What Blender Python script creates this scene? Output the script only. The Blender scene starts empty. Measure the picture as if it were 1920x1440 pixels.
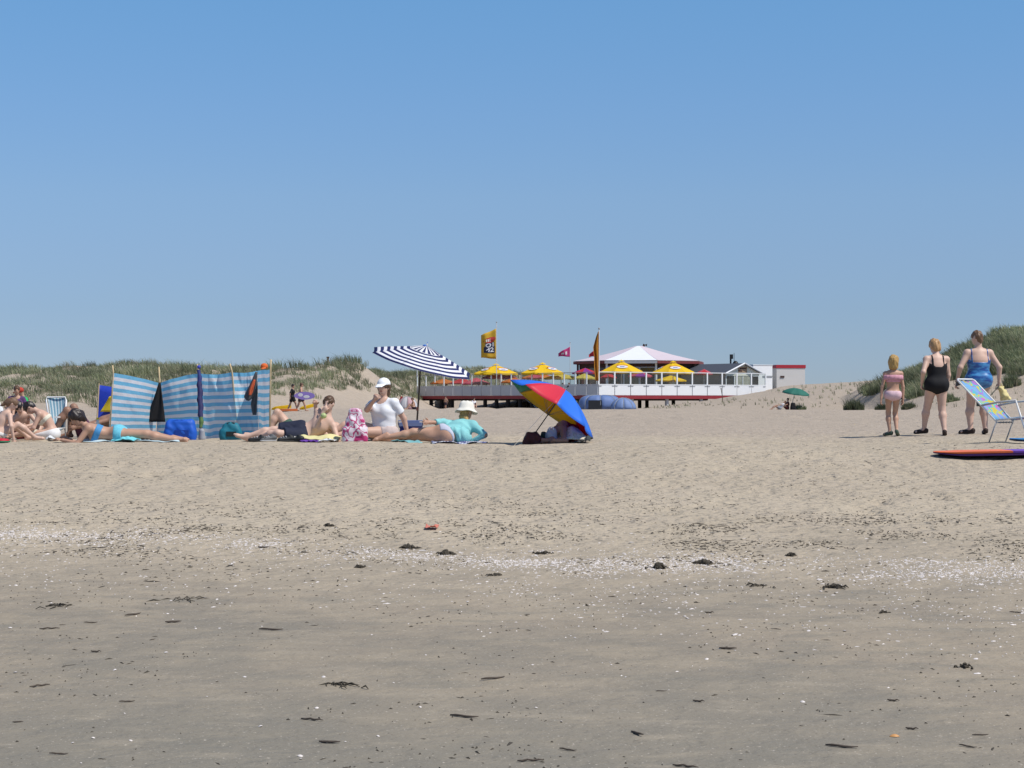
import bpy, math, random
import numpy as np
from mathutils import Vector

# ------------------------------------------------------------------ camera, sky, sun, exposure
SC = bpy.context.scene
COL = SC.collection
CAMZ = 1.6
FPX = 3600.0            # focal length in pixels of a 1920 wide picture
cam_data = bpy.data.cameras.new('camera')
cam = bpy.data.objects.new('camera', cam_data)
COL.objects.link(cam)
cam.location = (0, 0, CAMZ)
cam.rotation_euler = (math.pi / 2, 0, 0)
cam_data.sensor_width = 36.0
cam_data.lens = 36.0 * FPX / 1920.0
cam_data.shift_y = 30.0 / 1920.0
cam_data.clip_end = 20000
SC.camera = cam

SUN_EL, SUN_AZ = math.radians(57), math.radians(64)      # azimuth clockwise from "behind the camera" (-Y) towards +X
SUN_DIR = Vector((math.cos(SUN_EL) * math.sin(SUN_AZ), -math.cos(SUN_EL) * math.cos(SUN_AZ), math.sin(SUN_EL)))
world = bpy.data.worlds.new('World')
SC.world = world
world.use_nodes = True
nt = world.node_tree
nt.nodes.clear()
sky = nt.nodes.new('ShaderNodeTexSky')
sky.sky_type = 'NISHITA'
sky.sun_disc = False
sky.sun_elevation = SUN_EL
sky.sun_rotation = math.atan2(SUN_DIR.x, SUN_DIR.y)
sky.altitude = 1500
sky.air_density = 1.0
sky.dust_density = 0.0
sky.ozone_density = 3.0
bg = nt.nodes.new('ShaderNodeBackground')
bg.inputs['Strength'].default_value = 0.115
out = nt.nodes.new('ShaderNodeOutputWorld')
# a hazy summer sky: the thick air low down dims and greys the sky evenly all round the horizon
wtc = nt.nodes.new('ShaderNodeTexCoord'); wsep = nt.nodes.new('ShaderNodeSeparateXYZ')
nt.links.new(wtc.outputs['Generated'], wsep.inputs[0])
wramp = nt.nodes.new('ShaderNodeValToRGB')
we = wramp.color_ramp.elements
we[0].position = 0.0; we[0].color = (.32, .395, .59, 1)
we[1].position = 0.55; we[1].color = (.86, .92, .95, 1)
for p, c in ((.014, (.335, .407, .60)), (.047, (.40, .458, .606)), (.075, (.48, .53, .65)), (.104, (.55, .61, .703)), (.15, (.58, .70, .80)), (.205, (.595, .807, .90))):
    e = we.new(p); e.color = (*c, 1)
nt.links.new(wsep.outputs[2], wramp.inputs[0])
wmul = nt.nodes.new('ShaderNodeMix'); wmul.data_type = 'RGBA'; wmul.blend_type = 'MULTIPLY'; wmul.inputs[0].default_value = 1
nt.links.new(sky.outputs[0], wmul.inputs[6]); nt.links.new(wramp.outputs[0], wmul.inputs[7])
nt.links.new(wmul.outputs[2], bg.inputs['Color'])
nt.links.new(bg.outputs[0], out.inputs['Surface'])

sun_data = bpy.data.lights.new('sun', 'SUN')
sun_data.energy = 3.6
sun_data.angle = math.radians(0.5)
sun_data.color = (1.0, 0.95, 0.87)
sun = bpy.data.objects.new('sun', sun_data)
COL.objects.link(sun)
sun.location = (60, -30, 90)
sun.rotation_euler = SUN_DIR.to_track_quat('Z', 'Y').to_euler()

SC.view_settings.view_transform = 'Standard'
SC.view_settings.look = 'None'
SC.view_settings.exposure = 0.3
SC.view_settings.gamma = 1.0
SC.view_settings.use_curve_mapping = False

# ------------------------------------------------------------------ helpers
RNG = np.random.default_rng(7)
def V(*a): return np.array(a, float)
def nrm(v):
    v = np.asarray(v, float); return v / (np.linalg.norm(v) + 1e-12)
def pt(px, py, d):
    """world point that the 1920x1440 pixel (px, py) shows at distance d"""
    return V((px - 960) / FPX * d, d, CAMZ + (750 - py) / FPX * d)

def _hash(ix, iy, seed):
    h = (ix.astype(np.int64) * 374761393 + iy.astype(np.int64) * 668265263 + seed * 974634777) & 0xffffffff
    h = ((h ^ (h >> 13)) * 1274126177) & 0xffffffff
    h = (h ^ (h >> 16)) & 0xffffffff
    return h / 4294967295.0
def noise2(x, y, seed=0):
    """smooth value noise -1..1"""
    x = np.asarray(x, float); y = np.asarray(y, float)
    ix = np.floor(x); iy = np.floor(y); fx = x - ix; fy = y - iy
    ux = fx * fx * fx * (fx * (fx * 6 - 15) + 10); uy = fy * fy * fy * (fy * (fy * 6 - 15) + 10)
    a = _hash(ix, iy, seed); b = _hash(ix + 1, iy, seed); c = _hash(ix, iy + 1, seed); d = _hash(ix + 1, iy + 1, seed)
    return 2 * ((a + (b - a) * ux) + ((c + (d - c) * ux) - (a + (b - a) * ux)) * uy) - 1
def fbm(x, y, seed=0, n=3):
    r = 0; a = 1.0; t = 0
    for i in range(n):
        r = r + a * noise2(x * 2 ** i + 17.3 * i, y * 2 ** i - 9.1 * i, seed + i); t += a; a *= .5
    return r / t
def sstep(x, a=0., b=1.):
    t = np.clip((np.asarray(x, float) - a) / (b - a), 0, 1); return t * t * (3 - 2 * t)

# ---- meshes
def make_mesh(name, verts, faces, uv=None, midx=None, smooth=False):
    """verts (N,3); faces: array (M,3|4) or list of index tuples; uv: per-vertex (N,2)"""
    me = bpy.data.meshes.new(name)
    verts = np.asarray(verts, np.float32)
    if isinstance(faces, np.ndarray):
        k = faces.shape[1]; m = len(faces)
        lv = faces.astype(np.int32).ravel(); ls = np.arange(m, dtype=np.int32) * k
    else:
        m = len(faces)
        lens = np.fromiter((len(f) for f in faces), np.int32, m)
        lv = np.fromiter((i for f in faces for i in f), np.int32, int(lens.sum()))
        ls = np.concatenate(([0], np.cumsum(lens)[:-1])).astype(np.int32)
    me.vertices.add(len(verts)); me.vertices.foreach_set('co', verts.ravel())
    me.loops.add(len(lv)); me.loops.foreach_set('vertex_index', lv)
    me.polygons.add(m); me.polygons.foreach_set('loop_start', ls)
    if midx is not None: me.polygons.foreach_set('material_index', np.asarray(midx, np.int32))
    me.polygons.foreach_set('use_smooth', np.full(m, bool(smooth)))
    if uv is not None:
        l = me.uv_layers.new(name='UVMap')
        l.data.foreach_set('uv', np.asarray(uv, np.float32)[lv].ravel())
    me.update(calc_edges=True)
    return me

def link(name, me, mats, parent=None, loc=(0, 0, 0)):
    o = bpy.data.objects.new(name, me)
    COL.objects.link(o)
    if me is not None and mats is not None and not me.materials:
        for m in (mats if isinstance(mats, (list, tuple)) else [mats]): me.materials.append(m)
    if parent is not None: o.parent = parent
    o.location = loc
    return o

def tag(o, label=None, cat=None, group=None, kind=None):
    if label: o['label'] = label
    if cat: o['category'] = cat
    if group: o['group'] = group
    if kind: o['kind'] = kind
    return o

def thing(name, label, cat, base, group=None):
    o = bpy.data.objects.new(name, None); COL.objects.link(o)
    o.location = base; o.empty_display_size = .1
    return tag(o, label, cat, group)

class MB:
    """collects shapes given in world coordinates; build() links them as ONE mesh object relative to a base"""
    def __init__(s): s.v = []; s.f = []; s.m = []; s.uv = []; s.mi = 0
    def add(s, verts, faces, uv=None):
        n = sum(len(a) for a in s.v)
        verts = np.asarray(verts, float).reshape(-1, 3)
        s.v.append(verts); s.f += [tuple(int(i) + n for i in f) for f in faces]
        s.m += [s.mi] * len(faces)
        s.uv.append(np.zeros((len(verts), 2)) if uv is None else np.asarray(uv, float))
        return s
    def box(s, c, size, ax=(1, 0, 0), ay=(0, 1, 0), az=(0, 0, 1)):
        c = np.asarray(c, float); h = np.asarray(size, float) / 2
        A = [nrm(ax) * h[0], nrm(ay) * h[1], nrm(az) * h[2]]
        v = [c + sx * A[0] + sy * A[1] + sz * A[2] for sz in (-1, 1) for sy in (-1, 1) for sx in (-1, 1)]
        return s.add(v, [(0, 2, 3, 1), (4, 5, 7, 6), (0, 1, 5, 4), (2, 6, 7, 3), (0, 4, 6, 2), (1, 3, 7, 5)])
    def tube(s, pts, r, n=8, cap=True):
        pts = [np.asarray(p, float) for p in pts]
        rr = [r] * len(pts) if np.isscalar(r) else list(r)
        vs = []; fs = []; ref = None
        for i, p in enumerate(pts):
            t = nrm(pts[min(i + 1, len(pts) - 1)] - pts[max(i - 1, 0)])
            if ref is None:
                ref = V(0, 0, 1) if abs(t[2]) < .9 else V(1, 0, 0)
            a = nrm(np.cross(t, ref)); b = np.cross(t, a); ref = -np.cross(t, a) if False else ref
            for k in range(n):
                th = 2 * math.pi * k / n
                vs.append(p + rr[i] * (math.cos(th) * a + math.sin(th) * b))
        for i in range(len(pts) - 1):
            for k in range(n):
                k2 = (k + 1) % n
                fs.append((i * n + k, i * n + k2, (i + 1) * n + k2, (i + 1) * n + k))
        if cap:
            fs.append(tuple(range(n - 1, -1, -1))); L = (len(pts) - 1) * n
            fs.append(tuple(L + k for k in range(n)))
        return s.add(vs, fs)
    def ell(s, c, r, A=None, nu=12, nv=8):
        c = np.asarray(c, float); A = np.eye(3) if A is None else np.asarray(A)
        vs = []; fs = []
        for j in range(nv + 1):
            ph = math.pi * j / nv
            for i in range(nu):
                th = 2 * math.pi * i / nu
                l = V(math.cos(th) * math.sin(ph) * r[0], math.sin(th) * math.sin(ph) * r[1], math.cos(ph) * r[2])
                vs.append(c + l @ A)
        for j in range(nv):
            for i in range(nu):
                i2 = (i + 1) % nu
                fs.append((j * nu + i, (j + 1) * nu + i, (j + 1) * nu + i2, j * nu + i2))
        return s.add(vs, fs)
    def sheet(s, P, th=0.0, uv=True):
        """grid of points P (nu,nv,3) as a sheet, thickened by th along its normals"""
        P = np.asarray(P, float); nu, nv = P.shape[:2]
        gu, gv = np.meshgrid(np.linspace(0, 1, nu), np.linspace(0, 1, nv), indexing='ij')
        UV = np.stack([gu, gv], -1).reshape(-1, 2)
        q = lambda o, fl: [((o + i * nv + j), (o + (i + 1) * nv + j), (o + (i + 1) * nv + j + 1), (o + i * nv + j + 1))[::fl]
                           for i in range(nu - 1) for j in range(nv - 1)]
        if th <= 0: return s.add(P.reshape(-1, 3), q(0, 1), UV)
        du = np.gradient(P, axis=0); dv = np.gradient(P, axis=1)
        N = np.cross(du, dv); N /= np.linalg.norm(N, axis=-1, keepdims=True) + 1e-12
        A = (P + N * th / 2).reshape(-1, 3); B = (P - N * th / 2).reshape(-1, 3); n = nu * nv
        f = q(0, 1) + q(n, -1)
        edge = [i * nv for i in range(nu)] + [(nu - 1) * nv + j for j in range(1, nv)] + \
               [i * nv + nv - 1 for i in range(nu - 2, -1, -1)] + [j for j in range(nv - 2, 0, -1)]
        for a, b in zip(edge, edge[1:] + edge[:1]): f.append((a, n + a, n + b, b))
        return s.add(np.vstack([A, B]), f, np.vstack([UV, UV]))
    def build(s, name, mats, parent=None, base=None, smooth=False):
        v = np.vstack(s.v)
        if base is None: base = V(*parent.location) if parent is not None else V(0, 0, 0)
        me = make_mesh(name, v - np.asarray(base, float), s.f, np.vstack(s.uv), s.m, smooth)
        return link(name, me, mats, parent, (0, 0, 0) if parent is not None else base)

# ---- materials
MATS = {}
def node_mat(name):
    m = bpy.data.materials.new(name); m.use_nodes = True
    n = m.node_tree; b = n.nodes['Principled BSDF']
    return m, n, b
def mat(name, col, rough=.7, var=.12, scale=12., spec=.3, bump=0., metal=0., trans=0., bscale=None):
    """principled material whose colour wanders a little with noise"""
    if name in MATS: return MATS[name]
    m, n, b = node_mat(name)
    tc = n.nodes.new('ShaderNodeTexCoord'); nz = n.nodes.new('ShaderNodeTexNoise')
    nz.inputs['Scale'].default_value = scale; nz.inputs['Detail'].default_value = 5
    n.links.new(tc.outputs['Object'], nz.inputs['Vector'])
    mx = n.nodes.new('ShaderNodeMix'); mx.data_type = 'RGBA'
    c = np.array(col[:3])
    mx.inputs[6].default_value = (*np.clip(c * (1 - var), 0, 1), 1); mx.inputs[7].default_value = (*np.clip(c * (1 + var), 0, 1), 1)
    n.links.new(nz.outputs['Fac'], mx.inputs[0]); n.links.new(mx.outputs[2], b.inputs['Base Color'])
    b.inputs['Roughness'].default_value = rough; b.inputs['Specular IOR Level'].default_value = spec
    b.inputs['Metallic'].default_value = metal
    if bump:
        nb = n.nodes.new('ShaderNodeTexNoise'); nb.inputs['Scale'].default_value = bscale or scale * 3; nb.inputs['Detail'].default_value = 6
        n.links.new(tc.outputs['Object'], nb.inputs['Vector'])
        bp = n.nodes.new('ShaderNodeBump'); bp.inputs['Strength'].default_value = 1; bp.inputs['Distance'].default_value = bump
        n.links.new(nb.outputs['Fac'], bp.inputs['Height']); n.links.new(bp.outputs[0], b.inputs['Normal'])
    if trans: add_trans(m, mx.outputs[2], trans)
    MATS[name] = m
    return m
def add_trans(m, colsock, fac):
    """let thin cloth pass some of the light that falls on its other side"""
    n = m.node_tree; b = n.nodes['Principled BSDF']; o = n.nodes['Material Output']
    t = n.nodes.new('ShaderNodeBsdfTranslucent'); ms = n.nodes.new('ShaderNodeMixShader'); ms.inputs[0].default_value = fac
    n.links.new(colsock, t.inputs['Color']); n.links.new(b.outputs[0], ms.inputs[1]); n.links.new(t.outputs[0], ms.inputs[2])
    n.links.new(ms.outputs[0], o.inputs['Surface'])
def stripe_mat(name, cols, axis=1, count=9., rough=.6, trans=.25, spec=.3, bump=.004, duty=.5):
    """two-colour printed stripes along a UV axis"""
    if name in MATS: return MATS[name]
    m, n, b = node_mat(name)
    uv = n.nodes.new('ShaderNodeUVMap'); sp = n.nodes.new('ShaderNodeSeparateXYZ'); n.links.new(uv.outputs[0], sp.inputs[0])
    mu = n.nodes.new('ShaderNodeMath'); mu.operation = 'MULTIPLY'; mu.inputs[1].default_value = count
    n.links.new(sp.outputs[axis], mu.inputs[0])
    fr = n.nodes.new('ShaderNodeMath'); fr.operation = 'FRACT'; n.links.new(mu.outputs[0], fr.inputs[0])
    gt = n.nodes.new('ShaderNodeMath'); gt.operation = 'GREATER_THAN'; gt.inputs[1].default_value = duty; n.links.new(fr.outputs[0], gt.inputs[0])
    mx = n.nodes.new('ShaderNodeMix'); mx.data_type = 'RGBA'
    mx.inputs[6].default_value = (*cols[0], 1); mx.inputs[7].default_value = (*cols[1], 1)
    n.links.new(gt.outputs[0], mx.inputs[0])
    n.links.new(mx.outputs[2], b.inputs['Base Color']); b.inputs['Roughness'].default_value = rough; b.inputs['Specular IOR Level'].default_value = spec
    tc = n.nodes.new('ShaderNodeTexCoord'); nb = n.nodes.new('ShaderNodeTexNoise'); nb.inputs['Scale'].default_value = 14
    n.links.new(tc.outputs['Object'], nb.inputs['Vector'])
    bp = n.nodes.new('ShaderNodeBump'); bp.inputs['Distance'].default_value = bump; n.links.new(nb.outputs['Fac'], bp.inputs['Height']); n.links.new(bp.outputs[0], b.inputs['Normal'])
    if trans: add_trans(m, mx.outputs[2], trans)
    MATS[name] = m
    return m
def patch_mat(name, cols, scale=6., rough=.7, trans=0., spec=.3, stretch=(1, 1, 1)):
    """printed blotches of several colours"""
    if name in MATS: return MATS[name]
    m, n, b = node_mat(name)
    tc = n.nodes.new('ShaderNodeTexCoord'); mp = n.nodes.new('ShaderNodeMapping'); mp.inputs['Scale'].default_value = stretch
    n.links.new(tc.outputs['Object'], mp.inputs[0])
    nz = n.nodes.new('ShaderNodeTexNoise'); nz.inputs['Scale'].default_value = scale; nz.inputs['Detail'].default_value = 1.5
    n.links.new(mp.outputs[0], nz.inputs['Vector'])
    cr = n.nodes.new('ShaderNodeValToRGB'); cr.color_ramp.interpolation = 'CONSTANT'
    e = cr.color_ramp.elements; k = len(cols)
    e[0].position = 0; e[0].color = (*cols[0], 1); e[1].position = .36 + .28 / k; e[1].color = (*cols[1], 1)
    for i in range(2, k):
        x = e.new(.36 + .28 * i / k); x.color = (*cols[i], 1)
    n.links.new(nz.outputs['Fac'], cr.inputs[0]); n.links.new(cr.outputs[0], b.inputs['Base Color'])
    b.inputs['Roughness'].default_value = rough; b.inputs['Specular IOR Level'].default_value = spec
    if trans: add_trans(m, cr.outputs[0], trans)
    MATS[name] = m
    return m

# ------------------------------------------------------------------ terrain
_py = np.array([-300, 0, 8.3, 23.5, 26, 30, 100, 150, 194, 260, 9000.])
_pz = np.array([-6., -.45, 0, .985, 1., 1., 1., .86, .52, .5, .5])
_sy = np.linspace(-300, 300, 6001); _sz = np.interp(_sy, _py, _pz)
_kern = np.hanning(23); _kern /= _kern.sum()
_sz = np.convolve(np.pad(_sz, 11, mode='edge'), _kern, mode='valid')
def beach(y): return np.interp(y, _sy, _sz)

def dune_left(x, y):
    A = np.interp(x, [-200, -80, -49, -40, -31, -23, -16, -14.2, -12.8, -11.5, -10, -9, -8, 4],
                  [3.0, 2.6, 2.6, 3.05, 3.3, 3.0, 3.55, 3.5, 2.7, 1.9, .9, .35, 0, 0])
    A = np.maximum(A, np.interp(x, [-20, -16, -12.5, -11.4, -10.6], [4.3, 4.0, 3.4, 2.0, 0]) * sstep(y, 196, 214))
    y0 = 132 + 5 * noise2(x / 11, x * 0 + 3.3, 5) + 14 * sstep(x, -20, -8)
    s = sstep(y, y0, y0 + 40) ** .8
    h = A * s * (1 + .16 * noise2(x / 7, y / 9, 11)) + .28 * s * noise2(x / 3.1, y / 3.7, 12) + .5 * s * np.clip(A, 0, 1) * (np.abs(noise2(x / 2.6, y / 3.4, 15)) - .3)
    front = 1.5 * np.exp(-((y - 141) / 7) ** 2) * sstep(x, -25.5, -31) * (1 + .3 * noise2(x / 4, y / 4, 13))
    back = np.interp(x, [-40, -20, -12, -4, 2, 7, 11], [4.3, 4.5, 4.4, 4.9, 4.0, 1.5, 0]) * sstep(y, 226, 246) * (1 + .1 * noise2(x / 5, y / 5, 14))
    return np.maximum(np.maximum(h, front), back)
def ramp_right(x, y):
    A = np.interp(x, [9, 12.5, 20, 25.4, 29.6, 36.8, 60, 90], [0, .05, 1.0, 1.85, 2.5, 2.95, 3.2, 3.2])
    s = sstep(y, 152, 197)
    dip = 1 - .75 * sstep(y, 199, 206) * sstep(x, 28, 24)
    return A * s * dip * (1 + .05 * noise2(x / 5, y / 6, 21)) + .07 * s * (A > .2) * noise2(x / 1.7, y / 2.2, 22)
def dune_right(x, y):
    A = np.interp(x, [28.2, 29.6, 31.9, 35.3, 37.9, 41.3, 55, 90, 160], [.0, 1.2, 2.4, 3.5, 4.6, 5.8, 7.6, 8.5, 8.0])
    s = sstep(y, 122, 158)
    return np.maximum(A * s * (1 + .10 * noise2(x / 5, y / 7, 31)) + .22 * s * (A > .3) * noise2(x / 2.4, y / 3.1, 32), 0)
def dunes(x, y):
    return np.maximum(np.maximum(dune_left(x, y) * (1 - .8 * sstep(y, 262, 330)), ramp_right(x, y) * (1 - .9 * sstep(y, 225, 300))),
                      dune_right(x, y) * (1 - .75 * sstep(y, 165, 195)))
def Gs(x, y): return beach(y) + dunes(x, y)          # smooth ground
def G(x, y):
    """ground height with the trodden surface of the sand"""
    x = np.asarray(x, float); y = np.asarray(y, float)
    z = Gs(x, y)
    dry = sstep(y, 15.0, 18.5); near = sstep(y, 70, 45)
    pits = np.clip(noise2(x / .23, y / .42, 43) - .25, 0, 1)
    z = z + dry * near * (.022 * fbm(x / .55, y / .7, 41, 3) - .05 * pits * sstep(noise2(x / 1.3, y / 2.2, 44), -.3, .4)) + dry * .03 * noise2(x / 2.4, y / 3.0, 42)
    z = z + (1 - dry) * .006 * fbm(x / .5, y / .35, 45, 3) + .012 * noise2(x / 1.9, y / 1.4, 46)
    far = sstep(y, 40, 70)
    z = z + far * (.035 * noise2(x / .9, y / 1.3, 47) + .04 * noise2(x / .42, y / 2.1, 48)) * sstep(y, 130, 100)
    return z
def g(x, y): return float(G(np.array([x]), np.array([y]))[0])

def build_ground():
    ys = [np.array([-300, -150, -80, -40, -20, -10, -5, 0, 2.5, 4])]
    y = 5.0; L = []
    while y < 40: L.append(y); y *= 1.0036
    while y < 120: L.append(y); y *= 1.015
    while y < 262: L.append(y); y += .62
    while y < 9000: L.append(y); y *= 1.18
    ys = np.concatenate([ys[0], L])
    nc = 371
    u = np.linspace(-1, 1, nc)
    hw = 5 + .42 * np.abs(ys)
    X = hw[:, None] * (.62 * u + .38 * u ** 5)[None, :]
    ex = np.array([3, 12, 45, 160, 700, 4000.])
    X = np.hstack([X[:, :1] - ex[::-1][None, :], X, X[:, -1:] + ex[None, :]])
    Y = np.repeat(ys[:, None], X.shape[1], 1)
    Z = G(X, Y)
    P = np.stack([X, Y, Z], -1)
    nr, ncol = X.shape
    idx = np.arange(nr * ncol).reshape(nr, ncol)
    F = np.stack([idx[:-1, :-1], idx[:-1, 1:], idx[1:, 1:], idx[1:, :-1]], -1).reshape(-1, 4)
    me = make_mesh('beach_ground', P.reshape(-1, 3), F, smooth=True)
    return tag(link('beach_ground', me, sand_material()), 'pale dry sand beach running down to darker damp sand', None, None, 'structure')

def sand_material():
    m, n, b = node_mat('sand')
    N = n.nodes.new; K = n.links.new
    geo = N('ShaderNodeNewGeometry')
    sep = N('ShaderNodeSeparateXYZ'); K(geo.outputs['Position'], sep.inputs[0])
    def noise(scale, detail=4, stretch=(1, 1, 1), rough=.5):
        mp = N('ShaderNodeMapping'); mp.inputs['Scale'].default_value = stretch; K(geo.outputs['Position'], mp.inputs[0])
        z = N('ShaderNodeTexNoise'); z.inputs['Scale'].default_value = scale; z.inputs['Detail'].default_value = detail; z.inputs['Roughness'].default_value = rough
        K(mp.outputs[0], z.inputs['Vector']); return z.outputs['Fac']
    def math_(op, a, c, clamp=False):
        q = N('ShaderNodeMath'); q.operation = op; q.use_clamp = clamp
        for i, s in enumerate((a, c)):
            if isinstance(s, (int, float)): q.inputs[i].default_value = s
            else: K(s, q.inputs[i])
        return q.outputs[0]
    def mapr(v, a, c, lo=0., hi=1.):
        q = N('ShaderNodeMapRange'); q.interpolation_type = 'SMOOTHSTEP'
        q.inputs[1].default_value = a; q.inputs[2].default_value = c; q.inputs[3].default_value = lo; q.inputs[4].default_value = hi
        K(v, q.inputs[0]); return q.outputs[0]
    def mix(f, a, c):
        q = N('ShaderNodeMix'); q.data_type = 'RGBA'
        if isinstance(f, (int, float)): q.inputs[0].default_value = f
        else: K(f, q.inputs[0])
        for i, s in ((6, a), (7, c)):
            if isinstance(s, tuple): q.inputs[i].default_value = (*s, 1)
            else: K(s, q.inputs[i])
        return q.outputs[2]
    big = noise(.55, 4, (1, .7, 1)); mid = noise(3.2, 5, (.55, 1, 1)); fine = noise(38, 6, rough=.65); grain = noise(170, 3)
    dry = mix(mapr(big, .35, .65), (.425, .355, .262), (.465, .39, .288))
    dry = mix(mapr(mid, .42, .62, 0, .35), dry, (.41, .345, .27))
    dry = mix(mapr(fine, .58, .76, 0, .35), dry, (.30, .25, .19))
    dry = mix(mapr(grain, .5, .75, 0, .35), dry, (.52, .45, .36))
    # the high beach in front of the dunes is a little greyer and pinker
    dry = mix(mapr(sep.outputs[1], 27, 36, 0, .8), dry, mix(mapr(mid, .4, .6), (.375, .31, .25), (.42, .347, .275)))
    damp = mix(mapr(big, .3, .7), (.245, .208, .158), (.30, .248, .182))
    damp = mix(mapr(mid, .40, .60, 0, .8), damp, (.315, .262, .19))
    wetter = mix(mapr(fine, .5, .7, 0, .5), (.188, .172, .138), (.213, .193, .152))
    wm = math_('ADD', math_('MULTIPLY', mid, 2.2), math_('MULTIPLY', big, 5.0))
    yy = math_('ADD', sep.outputs[1], math_('MULTIPLY', sep.outputs[0], .22))
    damp = mix(mapr(math_('SUBTRACT', math_('ADD', yy, wm), 3.6), 7.5, 12.0, .85, 0), damp, wetter)
    damp = mix(mapr(fine, .58, .75, 0, .4), damp, (.19, .165, .135))
    streak = noise(4.5, 5, (.45, 1.2, 1), .6); damp = mix(mapr(streak, .50, .66, 0, .55), damp, (.208, .186, .146)); damp = mix(mapr(streak, .46, .30, 0, .45), damp, (.335, .285, .212))
    damp = mix(mapr(grain, .52, .8, 0, .4), damp, (.36, .33, .29))
    edge = math_('ADD', sep.outputs[1], math_('MULTIPLY', math_('SUBTRACT', mid, .5), 3.2))
    edge = math_('ADD', edge, math_('MULTIPLY', math_('SUBTRACT', big, .5), 3.0))
    f = mapr(edge, 11.6, 17.6)
    col = mix(f, damp, dry)
    K(col, b.inputs['Base Color'])
    K(mapr(f, 0, 1, .72, .95), b.inputs['Roughness']); b.inputs['Specular IOR Level'].default_value = .2
    # organic flecks and crumbs too small to model
    fl = noise(27, 2, (.75, 1, 1)); pat = noise(1.6, 3)
    thr = math_('ADD', .745, math_('MULTIPLY', math_('SUBTRACT', .5, pat), .22))
    flm = math_('MULTIPLY', math_('SUBTRACT', fl, thr), 22., True)
    col = mix(math_('MULTIPLY', flm, .75), col, (.12, .10, .078))
    fl2 = noise(70, 2, (.7, 1, 1)); col = mix(math_('MULTIPLY', math_('SUBTRACT', fl2, .635), 9., True), col, (.15, .128, .10)); col = mix(math_('MULTIPLY', math_('SUBTRACT', .345, noise(58, 2)), 8., True), col, (.52, .46, .38))
    K(col, b.inputs['Base Color'])
    bp = N('ShaderNodeBump'); bp.inputs['Strength'].default_value = 1; bp.inputs['Distance'].default_value = .034
    dent = mapr(noise(9, 3, (.8, 1, 1), .5), .36, .56); dent2 = mapr(noise(4.2, 2, (.8, 1, 1), .5), .40, .52)
    hgt = math_('ADD', math_('ADD', math_('MULTIPLY', dent, .55), math_('MULTIPLY', dent2, .5)), math_('MULTIPLY', noise(26, 5, rough=.6), .55))
    K(math_('MULTIPLY', hgt, mapr(f, 0, 1, .22, 1.0)), bp.inputs['Height']); K(bp.outputs[0], b.inputs['Normal'])
    return m

# ------------------------------------------------------------------ marram grass
def grass_mat():
    if 'marram' in MATS: return MATS['marram']
    m, n, b = node_mat('marram')
    at = n.nodes.new('ShaderNodeAttribute'); at.attribute_name = 'tint'
    K = n.links.new
    K(at.outputs['Color'], b.inputs['Base Color']); b.inputs['Roughness'].default_value = .55; b.inputs['Specular IOR Level'].default_value = .25
    add_trans(m, at.outputs['Color'], .3)
    MATS['marram'] = m
    return m
GREENS = np.array([[.225, .255, .135], [.27, .295, .175], [.165, .20, .11], [.31, .315, .195], [.40, .37, .25], [.50, .44, .31]])
def blades(pos, hgt, nb, spread, lean, rng, width=.022, wcol=(.25, .25, .17, .18, .10, .05), wind=-.35):
    """marram blades for tufts at pos (N,3) with height hgt (N,): vertices, triangles, tints"""
    n = len(pos); T = np.repeat(np.arange(n), nb); k = len(T)
    h = hgt[T] * rng.uniform(.55, 1.1, k)
    r = spread[T] * np.sqrt(rng.uniform(0, 1, k)); a = rng.uniform(0, 2 * np.pi, k)
    base = pos[T] + np.stack([r * np.cos(a), r * np.sin(a), -.05 + 0 * r], 1)
    out = rng.uniform(.1, 1, k) * lean * h
    a2 = a + rng.normal(0, .7, k)
    tip = base + np.stack([out * np.cos(a2) + wind * h * rng.uniform(.3, 1, k), out * np.sin(a2), h * rng.uniform(.75, 1, k)], 1)
    mid = base * .45 + tip * .55; mid[:, 2] += .14 * h; mid[:, 0] = base[:, 0] * .62 + tip[:, 0] * .38
    wd = rng.uniform(0, np.pi, k); w = (width * rng.uniform(.6, 1.3, k))[:, None] * np.stack([np.cos(wd), np.sin(wd), 0 * wd], 1)
    Vv = np.stack([base - w, base + w, mid + w * .8, mid - w * .8, tip], 1).reshape(-1, 3)
    o = (np.arange(k) * 5)[:, None]
    F = np.concatenate([o + np.array([[0, 1, 2]]), o + np.array([[0, 2, 3]]), o + np.array([[3, 2, 4]])])
    tt = rng.choice(6, n, p=wcol)
    ti = np.where(rng.uniform(0, 1, k) < .7, tt[T], rng.choice(6, k, p=wcol))
    c = GREENS[ti] * rng.uniform(.75, 1.25, (k, 1)) * (.86 + .4 * noise2(pos[:, 0] / 2.6, pos[:, 1] / 3.4, 90))[T][:, None]; c = np.repeat(c, 5, 0)
    return Vv, F, np.hstack([c, np.ones((len(c), 1))])
def grass_object(name, B, parent=None, base=(0, 0, 0)):
    Vv, F, c = B
    me = make_mesh(name, Vv - np.asarray(base), F)
    at = me.attributes.new('tint', 'FLOAT_COLOR', 'POINT'); at.data.foreach_set('color', c.astype(np.float32).ravel())
    return link(name, me, grass_mat(), parent, (0, 0, 0) if parent is not None else base)

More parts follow.
